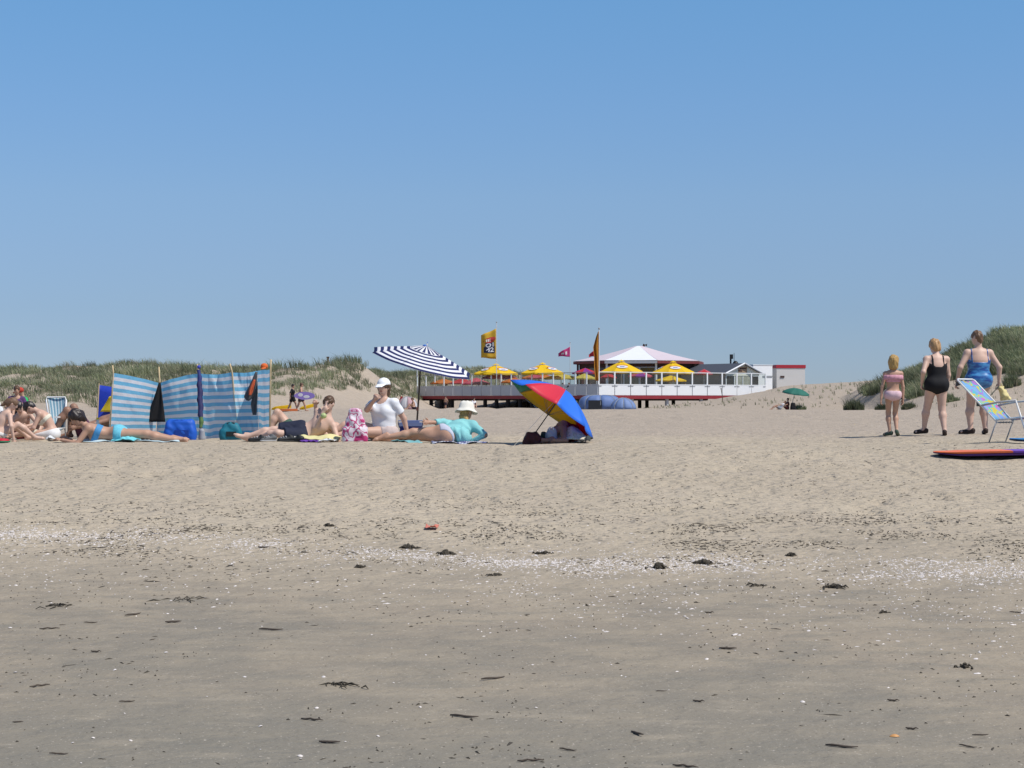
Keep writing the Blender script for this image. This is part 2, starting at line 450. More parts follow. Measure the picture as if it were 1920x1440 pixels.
def slope_of(x, y): return (dunes(x, y + .5) - dunes(x, y - .5))
def build_grass():
    rng = np.random.default_rng(3)
    # left dunes
    N = 42000
    x = rng.uniform(-62, 10, N); y = rng.uniform(126, 262, N)
    d = dunes(x, y)
    vis = np.abs(x) < y * .31
    dens = fbm(x / 6.5, y / 9.0, 61, 3)
    keep = vis & (d > .45 + .5 * noise2(x / 4, y / 4, 62)) & (dens > -.60 + .5 * (rng.uniform(0, 1, N) < .25)) & (slope_of(x, y) > -.03)
    keep &= ~((x > -13.6) & (x < -10.4) & (y < 205) & (noise2(x, y / 2.5, 66) < .55))          # sandy hollow beside the terrace
    keep &= ~((x > -22) & (x < -8) & (d < .75 + 1.1 * noise2(x / 2.5, y / 3.0, 63)))
    fx = -11.1; inside = (x > -10.4) & (y < 232); keep &= ~inside
    x, y = x[keep], y[keep]
    pos = np.stack([x, y, Gs(x, y)], 1); n = len(x)
    h = rng.uniform(.45, .9, n) * (1 + .3 * noise2(x / 3.5, y / 3.5, 64)) * (.62 + .75 * np.abs(noise2(x / 2.6, y / 3.4, 15)))
    tag(grass_object('dune_grass', blades(pos, h, 15, rng.uniform(.2, .55, n), .7, rng, width=.018, wind=-.45)), 'grey green marram grass covering the long dunes left of the beach pavilion', 'grass', None, 'stuff')
    # right dune
    N = 16000
    x = rng.uniform(27, 62, N); y = rng.uniform(124, 164, N)
    A = dune_right(x, y); d = A
    dens = fbm(x / 4.5, y / 6.0, 71, 3)
    keep = (np.abs(x) < y * .33) & (d > ramp_right(x, y) - .2) & (slope_of(x, y) > -.05)
    keep &= (y > 143 - 7 * sstep(x, 33, 42) + 6 * noise2(x / 3, y / 4, 72)) & (d > 1.25 + .5 * noise2(x / 2, y / 2.5, 74)) & (x / y > .181 + .012 * noise2(y / 2, x, 75)) & (dens > -.52)
    keep &= ~((np.abs((x - 40.3) - .25 * (y - 147)) < .55) & (y > 139))                     # a sandy track climbing the slope
    x, y = x[keep], y[keep]; n = len(x)
    pos = np.stack([x, y, Gs(x, y)], 1)
    h = rng.uniform(.5, 1.0, n) * (1 + .3 * noise2(x / 2.5, y / 2.5, 73))
    tag(grass_object('dune_grass', blades(pos, h, 17, rng.uniform(.2, .5, n), .5, rng, wcol=(.30, .30, .18, .14, .05, .03))), 'dense green marram grass on the steep dune behind the three walkers', 'grass', None, 'stuff')
    # thin shoots on the bare sand ridge
    N = 900
    x = rng.uniform(13, 44, N); y = rng.uniform(126, 194, N)
    keep = (np.abs(x) < y * .3) & (noise2(x / 3, y / 5, 81) > -.15) & (dunes(x, y) > .12) & (dunes(x, y) < 3.2)
    x, y = x[keep], y[keep]; n = len(x)
    pos = np.stack([x, y, Gs(x, y)], 1)
    tag(grass_object('beach_grass', blades(pos, rng.uniform(.15, .55, n), 6, rng.uniform(.04, .16, n), .35, rng, wcol=(.1, .15, .1, .25, .25, .15), width=.018)), 'thin scattered shoots of grass on the bare sand ridge', 'grass', None, 'stuff')
    # single big tussocks standing apart on the sand
    for px, py, dd, w, hh, lab in [(1601, 762, 132, .58, 1.25, 'round dark green grass tussock standing alone on sand below the bare ridge'),
                                   (1653, 752, 136, .36, .6, 'grass tussock on the sand behind the child walker'),
                                   (1703, 751, 137, .42, .75, 'small upright grass tussock between child walker and swimmer in black'),
                                   (1781, 752, 135, .55, .85, 'grass tussock behind the legs of the swimmer in black'),
                                   (1897, 742, 139, .62, 1.15, 'tall grass tussock on the sand above the flowered folding chair'),
                                   (1500, 756, 143, .42, .55, 'yellowish low grass tussock beside the green parasol')]:
        p = pt(px, py, dd); z = float(Gs(np.array([p[0]]), np.array([dd]))[0])
        k = 26
        a = rng.uniform(0, 6.28, k); r = w * np.sqrt(rng.uniform(0, 1, k))
        P = np.stack([p[0] + r * np.cos(a), dd + r * np.sin(a), 0 * a], 1); P[:, 2] = Gs(P[:, 0], P[:, 1])
        hs = hh * (1.05 - .62 * (r / w) ** 1.5) * rng.uniform(.75, 1.1, k)
        o = grass_object('grass_tussock', blades(P, hs, 34, np.full(k, .18), .45, rng, wcol=(.3, .2, .3, .12, .05, .03), wind=-.15), None, (p[0], dd, z))
        tag(o, lab, 'grass', 'grass tussocks standing apart on the sand')
GROUND = build_ground()
build_grass()

# ------------------------------------------------------------------ smooth bodies from distance fields
class Field:
    def __init__(s, pts, pad, vox):
        pts = np.asarray(pts); s.vox = vox
        s.lo = pts.min(0) - pad; s.n = np.ceil((pts.max(0) + pad - s.lo) / vox).astype(int) + 1
        s.ax = [s.lo[i] + vox * np.arange(s.n[i]) for i in range(3)]
        s.f = np.full(s.n, .3, np.float32)
    def grid(s, sl=None):
        a = s.ax if sl is None else [s.ax[i][sl[i]] for i in range(3)]
        return np.stack(np.meshgrid(*a, indexing='ij'), -1)
    def _sl(s, lo, hi):
        r = []
        for i in range(3):
            a = max(int((lo[i] - s.lo[i]) / s.vox), 0); b = min(int((hi[i] - s.lo[i]) / s.vox) + 2, s.n[i])
            if b <= a: return None
            r.append(slice(a, b))
        return tuple(r)
    def _mix(s, sl, d, k):
        a = s.f[sl]
        if k > 0:
            h = np.maximum(k - np.abs(a - d), 0) / k
            s.f[sl] = np.minimum(a, d) - h * h * k / 4
        else: s.f[sl] = np.minimum(a, d)
    def cap(s, a, b, ra, rb, side=None, flat=1., k=.03):
        a = np.asarray(a, float); b = np.asarray(b, float); m = max(ra, rb) * 1.05 + k + .03
        sl = s._sl(np.minimum(a, b) - m, np.maximum(a, b) + m)
        if sl is None: return s
        p = s.grid(sl) - a; ab = b - a; L2 = ab @ ab + 1e-12
        t = np.clip((p @ ab) / L2, 0, 1)
        q = p - t[..., None] * ab
        if side is not None and flat != 1.:
            fr = nrm(np.cross(ab, side)); c = q @ fr
            q = q + (c * (1 / flat - 1))[..., None] * fr
            d = (np.linalg.norm(q, axis=-1) - (ra + (rb - ra) * t)) * (flat ** .5 if flat < 1 else 1.)
        else: d = np.linalg.norm(q, axis=-1) - (ra + (rb - ra) * t)
        s._mix(sl, d, k); return s
    def _ell(s, c, r, A, m):
        c = np.asarray(c, float); r = np.asarray(r, float); R = r.max() + m
        sl = s._sl(c - R, c + R)
        if sl is None: return None, None
        p = (s.grid(sl) - c) @ np.asarray(A).T
        k0 = np.linalg.norm(p / r, axis=-1); k1 = np.linalg.norm(p / (r * r), axis=-1) + 1e-9
        return sl, np.where(k0 < .3, (k0 - 1) * r.min(), k0 * (k0 - 1) / k1)
    def ell(s, c, r, A=np.eye(3), k=.03):
        sl, d = s._ell(c, r, A, k + .03)
        if sl: s._mix(sl, d, k)
        return s
    def rbox(s, c, h, r, A=np.eye(3), k=.02):
        c = np.asarray(c, float); h = np.asarray(h, float); R = np.linalg.norm(h) + r + k + .03
        sl = s._sl(c - R, c + R)
        if sl is None: return s
        q = np.abs((s.grid(sl) - c) @ np.asarray(A).T) - h
        d = np.linalg.norm(np.maximum(q, 0), axis=-1) + np.minimum(q.max(-1), 0) - r
        s._mix(sl, d, k); return s
    def cut_ell(s, c, r, A=np.eye(3)):
        sl, d = s._ell(c, r, A, .05)
        if sl: s.f[sl] = np.maximum(s.f[sl], -d)
        return s
    def surf(s, f=None): return nets(s.f if f is None else f, s.lo, s.vox)

def nets(f, lo, vox):
    """naive surface nets: quads round the zero level of f"""
    f = np.ascontiguousarray(f); ins = f < 0
    nx, ny, nz = f.shape
    c = np.zeros((nx - 1, ny - 1, nz - 1), np.int8)
    for i in (0, 1):
        for j in (0, 1):
            for k in (0, 1): c += ins[i:nx - 1 + i, j:ny - 1 + j, k:nz - 1 + k]
    act = (c > 0) & (c < 8)
    I = np.argwhere(act)
    if len(I) == 0: return np.zeros((0, 3)), np.zeros((0, 4), int)
    idx = np.full(act.shape, -1, np.int64); idx[act] = np.arange(len(I))
    acc = np.zeros((len(I), 3)); cnt = np.zeros(len(I))
    corner = {(i, j, k): f[I[:, 0] + i, I[:, 1] + j, I[:, 2] + k] for i in (0, 1) for j in (0, 1) for k in (0, 1)}
    for (a, va) in corner.items():
        for ax in range(3):
            if a[ax]: continue
            b = list(a); b[ax] = 1; vb = corner[tuple(b)]
            m = (va < 0) != (vb < 0)
            t = np.where(m, va / np.where(m, va - vb, 1), 0)
            p = np.tile(np.array(a, float), (len(I), 1)); p[:, ax] += t
            acc += p * m[:, None]; cnt += m
    Vv = lo + vox * (I + acc / cnt[:, None])
    Q = []
    for ax in range(3):
        o = [i for i in range(3) if i != ax]
        sl0 = [slice(None)] * 3; sl1 = [slice(None)] * 3
        sl0[ax] = slice(0, -1); sl1[ax] = slice(1, None)
        for i in o: sl0[i] = slice(1, -1); sl1[i] = slice(1, -1)
        A = ins[tuple(sl0)]; B = ins[tuple(sl1)]
        for flip, M in ((False, A & ~B), (True, ~A & B)):
            E = np.argwhere(M)
            if not len(E): continue
            for i in o: E[:, i] += 1
            q = []
            for du, dv in ((0, 0), (-1, 0), (-1, -1), (0, -1)):
                e = E.copy(); e[:, o[0]] += du; e[:, o[1]] += dv
                q.append(idx[e[:, 0], e[:, 1], e[:, 2]])
            q = np.stack(q, 1)
            if (ax == 1) != flip: q = q[:, ::-1]
            Q.append(q)
    return Vv, np.concatenate(Q)

def blob(name, F, material, parent=None, base=None, f=None, disp=0., extra=None):
    """one smooth mesh from a field"""
    v, q = F.surf(f)
    if disp:
        v = v + disp * np.stack([noise2(v[:, 0] * 30 + v[:, 2] * 21, v[:, 1] * 30, 5), noise2(v[:, 1] * 30 + v[:, 2] * 17, v[:, 0] * 30, 6), noise2(v[:, 2] * 26, v[:, 0] * 30 + v[:, 1] * 9, 7)], 1)
    faces = q
    if extra is not None and len(extra.f):
        ev = np.vstack(extra.v); faces = [tuple(x) for x in q.tolist()] + [tuple(i + len(v) for i in t) for t in extra.f]; v = np.vstack([v, ev])
    if base is None: base = V(*parent.location) if parent is not None else V(0, 0, 0)
    me = make_mesh(name, v - base, faces, smooth=True)
    return link(name, me, material, parent, (0, 0, 0) if parent is not None else base)

# ------------------------------------------------------------------ people
def skin(i, col):
    return mat('skin_%d' % i, col, .5, .1, 9, .35)
SK_PALE = (.60, .40, .31); SK_FAIR = (.56, .355, .265); SK_TAN = (.46, .27, .185); SK_BROWN = (.30, .165, .11)
def ik(root, target, la, lb, pole):
    d = target - root; L = np.linalg.norm(d); L2 = min(L, (la + lb) * .995); d = d / (L + 1e-9)
    target = root + d * L2
    x = (la * la - lb * lb + L2 * L2) / (2 * L2); h = math.sqrt(max(la * la - x * x, 0))
    pl = np.asarray(pole, float); pl = nrm(pl - (pl @ d) * d)
    return root + d * x + pl * h, target
def frame(U, F):
    U = nrm(U); F = nrm(np.asarray(F, float) - (np.asarray(F, float) @ U) * U)
    return U, F, np.cross(U, F)           # up, forward, person's left

class Person:
    def __init__(s, label, H, P, U, Fw, U2=None, F2=None, head=None, headF=None, hands=None, feet=None, w=1., skin_mat=None, vox=.0105,
                 group=None, arms=1., fem=1., head_s=1., base=None, cat='person', toes=None, fingers=True, curl=(.5, .5), palm=(None, None), legw=1.):
        """hands: ((target, elbow pole), (target, pole)) left/right; feet: ((ankle target, knee pole), ...)"""
        s.fem = fem; s.H = H; s.w = w; s.P = P = np.asarray(P, float); s.vox = vox; s.label = label; s.group = group; s.cat = cat
        s.U, s.F, s.L = frame(U, Fw)
        s.U2, s.F2, s.L2 = frame(U2 if U2 is not None else U, F2 if F2 is not None else Fw)
        Um = nrm(s.U + s.U2); Fm = nrm(s.F + s.F2); s.Um, s.Fm, s.Lm = frame(Um, Fm)
        s.waist = P + s.U * .085 * H
        s.chest = s.waist + Um * .10 * H
        s.neck = s.chest + s.U2 * .105 * H
        hd = nrm(head if head is not None else s.U2 * 1. + s.F2 * .12)
        s.hU, s.hF, s.hL = frame(hd, headF if headF is not None else s.F2)
        s.hs = head_s
        s.hc = s.neck + hd * .118 * H
        s.sh = [s.neck - s.U2 * .032 * H + sg * s.L2 * .098 * H * (1 + .35 * (w - 1)) for sg in (1, -1)]
        s.hip = [P + sg * s.L * .052 * H for sg in (1, -1)]
        la, lb = .165 * H, .145 * H; lt, ls = .245 * H, .245 * H
        s.el = []; s.wr = []; s.kn = []; s.an = []
        for i in (0, 1):
            e, t = ik(s.sh[i], np.asarray(hands[i][0](s) if callable(hands[i][0]) else hands[i][0], float), la, lb, hands[i][1]); s.el.append(e); s.wr.append(t)
            e, t = ik(s.hip[i], np.asarray(feet[i][0], float), lt, ls, feet[i][1]); s.kn.append(e); s.an.append(t)
        s.toes = [nrm(t) for t in toes] if toes is not None else [s.F, s.F]
        s.skin = skin_mat
        allp = np.array([s.P, s.hc + s.hU * .1 * H, s.hc - s.hU * .05 * H] + s.sh + s.el + s.wr + s.kn + s.an + [s.an[i] + s.toes[i] * .12 * H for i in (0, 1)])
        s.pts = allp
        F = Field(allp, .13 * H, vox); s.field = F
        k = .028 * H
        # torso
        F.cap(s.P + s.L * .035 * H * w, s.P - s.L * .035 * H * w, .072 * H * w ** .7, .072 * H * w ** .7, k=k)
        F.cap(s.P + s.L * .03 * H * w - s.F * .022 * H, s.P - s.L * .03 * H * w - s.F * .022 * H, .062 * H * w ** .5, .062 * H * w ** .5, k=k)
        F.cap(s.P + s.U * .02 * H, s.waist + Um * .02 * H, .083 * H * w, .071 * H * w, s.Lm, .80, k=k)
        F.cap(s.waist, s.chest, .070 * H * w, .088 * H * (1 + .7 * (w - 1)), s.Lm, .74, k=k)
        F.cap(s.chest, s.chest + s.U2 * .05 * H, .088 * H * (1 + .7 * (w - 1)), .078 * H, s.L2, .70, k=k)
        F.cap(s.sh[0], s.sh[1], .034 * H * (1 + .4 * (w - 1)), .034 * H * (1 + .4 * (w - 1)), k=k)
        F.cap(s.neck - s.U2 * .03 * H + s.L2 * .04 * H, s.neck - s.U2 * .03 * H - s.L2 * .04 * H, .036 * H, .036 * H, k=k)
        if fem > 1.05:
            for sg in (1, -1): F.ell(s.chest + s.U2 * .01 * H + s.F2 * .052 * H + sg * s.L2 * .042 * H, np.array([.034, .034, .036]) * H * fem, k=k)
        for i in (0, 1):
            lw = legw * (1 + .8 * (w - 1))
            F.cap(s.hip[i], s.kn[i], .058 * H * lw, .034 * H * lw ** .6, k=k)
        s.core = F.f.copy()
        for i in (0, 1):
            calf = s.kn[i] * .68 + s.an[i] * .32; bk = nrm(np.cross(np.cross(s.an[i] - s.kn[i], s.toes[i]), s.an[i] - s.kn[i]))
            lw = legw * (1 + .6 * (w - 1))
            F.cap(s.kn[i], calf + bk * .008 * H, .033 * H * lw ** .6, .036 * H * lw ** .7, k=.02 * H)
            F.cap(calf + bk * .008 * H, s.an[i], .036 * H * lw ** .7, .0205 * H * lw ** .5, k=.02 * H)
            sole = nrm(np.cross(s.toes[i], np.cross(s.an[i] - s.kn[i], s.toes[i])) + 1e-6)
            dn = nrm((s.an[i] - s.kn[i]) - ((s.an[i] - s.kn[i]) @ s.toes[i]) * s.toes[i] + V(0, 0, -1e-3))
            heel = s.an[i] - s.toes[i] * .022 * H + dn * .02 * H; ball = s.an[i] + s.toes[i] * .085 * H + dn * .026 * H
            tip = s.an[i] + s.toes[i] * .112 * H + dn * .029 * H
            F.cap(heel, ball, .0185 * H, .017 * H, k=.018 * H); F.cap(s.an[i], ball, .018 * H, .013 * H, k=.015 * H)
            sd = nrm(np.cross(s.toes[i], dn))
            F.cap(ball - sd * .012 * H, tip - sd * .010 * H, .015 * H, .0095 * H, k=.01 * H); F.cap(ball + sd * .012 * H, tip + sd * .010 * H - s.toes[i] * .012 * H, .015 * H, .009 * H, k=.01 * H)
            s.dn = getattr(s, 'dn', []) + [dn]
            aw = arms * (1 + .5 * (w - 1))
            F.cap(s.sh[i], s.el[i], .030 * H * aw, .0225 * H * aw, k=.02 * H)
            F.cap(s.el[i], s.wr[i], .0235 * H * aw, .0155 * H, k=.012 * H)
        # neck and head
        h = H * head_s; A = np.array([s.hL, s.hF, s.hU])
        F.cap(s.neck - s.U2 * .01 * H, s.hc - s.hU * .035 * h - s.hF * .012 * h, .034 * H, .031 * H, k=.02 * H)
        F.ell(s.hc + s.hU * .012 * h - s.hF * .006 * h, V(.046, .057, .052) * h, A, k=.01 * H)
        F.ell(s.hc - s.hU * .024 * h + s.hF * .012 * h, V(.037, .043, .043) * h, A, k=.02 * H)
        F.ell(s.hc - s.hU * .052 * h + s.hF * .036 * h, V(.016, .014, .012) * h, A, k=.02 * H)
        F.cap(s.hc + s.hU * .008 * h + s.hF * .050 * h, s.hc - s.hU * .016 * h + s.hF * .062 * h, .005 * h, .0085 * h, k=.01 * h)
        for sg in (1, -1):
            F.ell(s.hc - s.hU * .006 * h + sg * s.hL * .047 * h - s.hF * .004 * h, V(.007, .013, .019) * h, A, k=.006 * h)
        # hands
        X = MB()
        for i in (0, 1):
            fd = nrm(s.wr[i] - s.el[i]); sg = 1 if i == 0 else -1
            pn = palm[i]
            if pn is None: pn = -sg * s.L2 - .2 * s.F2
            pn = nrm(np.asarray(pn, float) - (np.asarray(pn, float) @ fd) * fd); sd = np.cross(fd, pn)      # palm normal, across
            kc = s.wr[i] + fd * .052 * H
            F.cap(s.wr[i], kc, .017 * H, .0215 * H, sd, .55, k=.012 * H)
            if fingers:
                c = curl[i]
                for j, ln in enumerate((.043, .049, .045, .035)):
                    o = kc + sd * (j - 1.5) * .0125 * H - fd * .004 * H
                    p = [o - fd * .012 * H, o]; ang = 0; dcur = fd
                    for seg, sl_ in enumerate((.45, .32, .25)):
                        ang += c * (.55, .75, .6)[seg]
                        dcur = math.cos(ang) * fd + math.sin(ang) * pn + sd * (j - 1.5) * .06
                        p.append(p[-1] + dcur * ln * H * sl_)
                    X.tube(p, [.0066 * H, .0062 * H, .0058 * H, .0052 * H, .0036 * H], 6)
                for td in (1,):
                    # thumb leaves the side of the palm near its base
                    tsd = -sd if (sd @ s.hU) < 0 else sd
                    o = s.wr[i] + fd * .018 * H + tsd * .014 * H
                    X.tube([o - tsd * .01 * H, o, o + (fd * .6 + tsd * .75 + pn * .2) * .022 * H, o + (fd * .6 + tsd * .75 + pn * .2) * .022 * H + (fd * .9 + tsd * .25 + pn * .35) * .024 * H],
                           [.0078 * H, .0075 * H, .0066 * H, .0045 * H], 6)
        zs = min(s.an[i][2] for i in (0, 1))
        s.base = np.asarray(base, float) if base is not None else V(P[0], P[1], min(g(P[0], P[1]), P[2] - .05))
        s.body = blob('person', F, s.skin, None, s.base, extra=X)
        tag(s.body, label, cat, group)
    # -- garments and hair are children of the body
    def tors(s):
        """torso coordinates of the whole grid: side, front, height above the hips, all in units of body height"""
        if not hasattr(s, '_t'):
            p = s.field.grid() - s.P
            s._t = ((p @ s.Lm) / s.H, (p @ s.Fm) / s.H, (p @ s.Um) / s.H, (p @ s.L) / s.H, (p @ s.U) / s.H, (p @ s.F) / s.H)
        return s._t
    def cloth(s, name, region, material, off=.008, src=None, disp=0., label=None):
        f = (s.core if src is None else src) - off
        f = np.maximum(f, -region.astype(np.float32) * s.H)
        o = blob(name, s.field, material, s.body, s.base, f=f, disp=disp)
        if label: o['label'] = label
        return o
    def brief(s, material, name='bikini_bottom', top=.035, cut=.62, low=-.075, off=.007):
        a, b, c, l, u, f = s.tors()
        reg = np.minimum(np.minimum(top - u, u - (low + cut * np.abs(l))), .16 - np.abs(l)) 
        return s.cloth(name, reg, material, off)
    def band(s, material, name='bikini_top', lo=.165, hi=.21, off=.007):
        a, b, c, l, u, f = s.tors()
        p = s.field.grid() - s.chest
        u2 = (p @ s.U2) / s.H
        reg = np.minimum(hi - u2, u2 - lo)
        return s.cloth(name, reg, material, off)
    def hair(s, material, style='short', seed=0, extra=()):
        H = s.H * s.hs; A = np.array([s.hL, s.hF, s.hU])
        F = Field(np.array([s.hc + s.hU * .07 * H, s.hc - s.hU * .12 * H, s.hc - s.hF * .1 * H] + [e[1] for e in extra]), .10 * H, min(s.vox, .012) if s.vox < .02 else s.vox)
        t = {'short': .007, 'bob': .012, 'wavy': .013, 'pony': .007, 'crop': .005}[style]
        F.ell(s.hc + s.hU * .014 * H - s.hF * .008 * H, V(.046 + t, .057 + t, .052 + t) * H, A, k=.01 * H)
        if style in ('bob', 'wavy'):
            F.ell(s.hc - s.hU * .028 * H - s.hF * .026 * H, V(.049 + .5 * t, .040, .055) * H, A, k=.02 * H)
        if style == 'bob':
            F.ell(s.hc - s.hU * .062 * H - s.hF * .022 * H, V(.044, .036, .035) * H, A, k=.02 * H)
        if style in ('short', 'pony'):
            F.ell(s.hc - s.hU * .026 * H - s.hF * .030 * H, V(.040, .030, .040) * H, A, k=.015 * H)
        for e in extra: F.cap(e[0], e[1], e[2], e[3], k=.015 * H)
        F.cut_ell(s.hc - s.hU * .036 * H + s.hF * .062 * H, V(.041, .052, .066) * H, A)
        if style in ('short', 'crop', 'pony'):
            F.cut_ell(s.hc - s.hU * .05 * H + s.hF * .02 * H, V(.07, .042, .052) * H, A)
        gz = F.grid() - s.hc; st = noise2((gz @ s.hL) * 75 + (gz @ s.hF) * 40, (gz @ s.hU) * 11 + (gz @ s.hF) * 9 + seed, 8 + seed) * .6 + noise2((gz @ s.hL) * 30, (gz @ s.hU) * 25 + (gz @ s.hF) * 30, 9 + seed) * .5
        F.f = (F.f + .009 * st).astype(np.float32)
        return blob('hair', F, material, s.body, s.base, disp=.005 * s.H)
    def face(s, lips=(.33, .12, .10), brow=(.06, .04, .03)):
        H = s.H * s.hs; A = np.array([s.hL, s.hF, s.hU])
        for sg in (1, -1):
            MB().ell(s.hc + s.hU * .006 * H + s.hF * .0485 * H + sg * s.hL * .0185 * H, V(.0075, .005, .0045) * H, A, 8, 6).build('eye', mat('eye_dark', (.035, .025, .02), .3), s.body, s.base, True)
            MB().ell(s.hc + s.hU * .0165 * H + s.hF * .0505 * H + sg * s.hL * .019 * H, V(.012, .004, .0026) * H, A, 8, 6).build('eyebrow', mat('brow', brow, .8), s.body, s.base, True)
        MB().ell(s.hc - s.hU * .0345 * H + s.hF * .0525 * H, V(.014, .005, .0045) * H, A, 8, 6).build('mouth', mat('lips', lips, .5), s.body, s.base, True)
    def shirt(s, material, sleeve=.6, hem=.0, loose=1.10, name='shirt', neckcut=True, wr=.006, longsleeve=False):
        F = Field(s.pts, .13 * s.H, s.vox); H = s.H; w = s.w; k = .03 * H
        F.cap(s.P + s.U * hem * H, s.waist + s.Um * .02 * H, .084 * H * w * loose, .078 * H * w * loose, s.Lm, .86, k=k)
        F.cap(s.waist, s.chest, .077 * H * w * loose, .092 * H * (1 + .7 * (w - 1)) * loose, s.Lm, .80, k=k)
        F.cap(s.chest, s.chest + s.U2 * .055 * H, .092 * H * (1 + .7 * (w - 1)) * loose, .082 * H, s.L2, .76, k=k)
        F.cap(s.sh[0], s.sh[1], .041 * H * (1 + .4 * (w - 1)), .041 * H * (1 + .4 * (w - 1)), k=k)
        for sg in (1, -1): F.ell(s.chest + s.U2 * .005 * H + s.F2 * .052 * H + sg * s.L2 * .04 * H, np.array([.042, .042, .042]) * H * max(1, s.fem * 1.06), k=k)
        for i in (0, 1):
            e = s.sh[i] + (s.el[i] - s.sh[i]) * min(sleeve, 1)
            if longsleeve:
                F.cap(s.sh[i], e, .040 * H * w ** .5, .031 * H, k=.025 * H)
                F.cap(s.el[i], s.wr[i] + (s.wr[i] - s.el[i]) * .06, .031 * H, .024 * H, k=.02 * H)
        f = F.f; p = F.grid()
        if not longsleeve:
            for i in (0, 1):                                     # sleeves end in a clean cuff
                d = nrm(s.el[i] - s.sh[i]); e = s.sh[i] + (s.el[i] - s.sh[i]) * sleeve
                S = Field(s.pts, .13 * H, s.vox); S.cap(s.sh[i], e + d * .02 * H, .040 * H * w ** .5, .037 * H * w ** .5, k=0)
                sl = np.maximum(S.f, (p - e) @ d); h_ = np.maximum(.02 * H - np.abs(f - sl), 0) / (.02 * H)
                f = np.minimum(f, sl) - h_ * h_ * .005 * H
        q = p - s.neck
        if neckcut:
            c = s.neck + s.F2 * .035 * H + s.U2 * .012 * H
            f = np.maximum(f, -(np.linalg.norm((p - c) * 1., axis=-1) - .052 * H))
        f = f + wr * (noise2((p @ s.Lm) * 9 + (p @ s.Um) * 14, (p @ s.Fm) * 8 + (p @ s.Um) * 6, 9))
        f = np.maximum(f, -((p - s.P) @ s.U - (hem - .05) * H))
        return blob(name, F, material, s.body, s.base, f=f.astype(np.float32))
    def shorts(s, material, length=.6, name='shorts', loose=1.15, top=.06):
        F = Field(s.pts, .13 * s.H, s.vox); H = s.H; w = s.w; k = .03 * H
        F.cap(s.P + s.L * .035 * H * w, s.P - s.L * .035 * H * w, .078 * H * w ** .7, .078 * H * w ** .7, k=k)
        F.cap(s.P - s.F * .02 * H, s.waist, .086 * H * w, .078 * H * w, s.Lm, .84, k=k)
        for i in (0, 1):
            pass
        f = F.f; p = F.grid()
        for i in (0, 1):
            d = nrm(s.kn[i] - s.hip[i]); e = s.hip[i] + (s.kn[i] - s.hip[i]) * length
            S = Field(s.pts, .13 * H, s.vox); S.cap(s.hip[i], e + d * .02 * H, .064 * H * loose, .050 * H * loose, k=0)
            sl = np.maximum(S.f, (p - e) @ d); h_ = np.maximum(k - np.abs(f - sl), 0) / k
            f = np.minimum(f, sl) - h_ * h_ * k / 4
        f = np.maximum(f, (p - s.P) @ s.U - top * H)
        f = f + .004 * noise2(p[..., 0] * 22, p[..., 1] * 18 + p[..., 2] * 22, 19)
        return blob(name, F, material, s.body, s.base, f=f.astype(np.float32))
    def shoe(s, i, material, strap=None, open_=True):
        H = s.H; t = s.toes[i]; dn = s.dn[i]
        F = Field(np.array([s.an[i] - t * .05 * H, s.an[i] + t * .14 * H]), .06 * H, .009)
        sd = nrm(np.cross(t, dn))
        F.cap(s.an[i] - t * .024 * H + dn * .033 * H, s.an[i] + t * .10 * H + dn * .036 * H, .020 * H, .024 * H, sd, .5, k=.01)
        F.cap(s.an[i] - t * .024 * H + dn * .012 * H, s.an[i] + t * .10 * H + dn * .028 * H, .024 * H, .021 * H, k=.012)
        o = blob('shoe', F, material, s.body, s.base)
        return o

# ------------------------------------------------------------------ the beach pavilion and what stands round it
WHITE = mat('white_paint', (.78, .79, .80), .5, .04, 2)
GREYW = mat('pale_board', (.50, .515, .54), .6, .06, 1.5)  # greyed so the left windscreen's shade sits in the colour; plain grey-white elsewhere
DKRED = mat('red_fascia', (.27, .03, .04), .55, .15, 2)
PILE = mat('tarred_wood', (.035, .028, .024), .85, .3, 6)
DKBR = mat('dark_brown', (.07, .035, .03), .7, .2, 3)
STEEL = mat('painted_steel', (.70, .71, .72), .4, .05, 5, .5)
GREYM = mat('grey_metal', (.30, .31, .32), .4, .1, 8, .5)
PLANK = mat('deck_plank', (.30, .26, .21), .8, .2, 4)
BLACKM = mat('black_plastic', (.018, .018, .02), .5, .2, 8)
def glass_mat():
    m = bpy.data.materials.new('screen_glass'); m.use_nodes = True; n = m.node_tree; n.nodes.clear()
    t = n.nodes.new('ShaderNodeBsdfTransparent'); t.inputs[0].default_value = (.90, .93, .92, 1)
    gl = n.nodes.new('ShaderNodeBsdfGlossy'); gl.inputs['Roughness'].default_value = .03; gl.inputs['Color'].default_value = (.9, .95, 1, 1)
    mx = n.nodes.new('ShaderNodeMixShader'); mx.inputs[0].default_value = .045
    o = n.nodes.new('ShaderNodeOutputMaterial')
    n.links.new(t.outputs[0], mx.inputs[1]); n.links.new(gl.outputs[0], mx.inputs[2]); n.links.new(mx.outputs[0], o.inputs[0])
    return m
GLASS = glass_mat()
DARKGLASS = mat('dark_window', (.03, .035, .04), .12, .2, 2, .6)

CX = V(8.73, 194, 0); RD = nrm(V(.839, .544, 0)); LD = nrm(V(-.544, .839, 0)); UP = V(0, 0, 1)
ZD = 2.08; NR, NL = 11, 18
def on_deck(r, l, z=0): return CX + RD * r + LD * l + UP * (ZD + z)
def facade_d(px):
    """distance of the terrace edge in the direction of picture column px"""
    q = px - 960
    if px < 1122: return 194 + .839 * (31428 - q * 194) / (1958.4 + q * .839)
    return 194 + .544 * (q * 194 - 31428) / (3020.4 - q * .544)
def dk(px, d, off=2.2): return max(d, facade_d(px) + off)
def deck_at(px, d, z=0):
    d = dk(px, d, .25)
    p = pt(px, 750, d); return V(p[0], d, ZD + z)

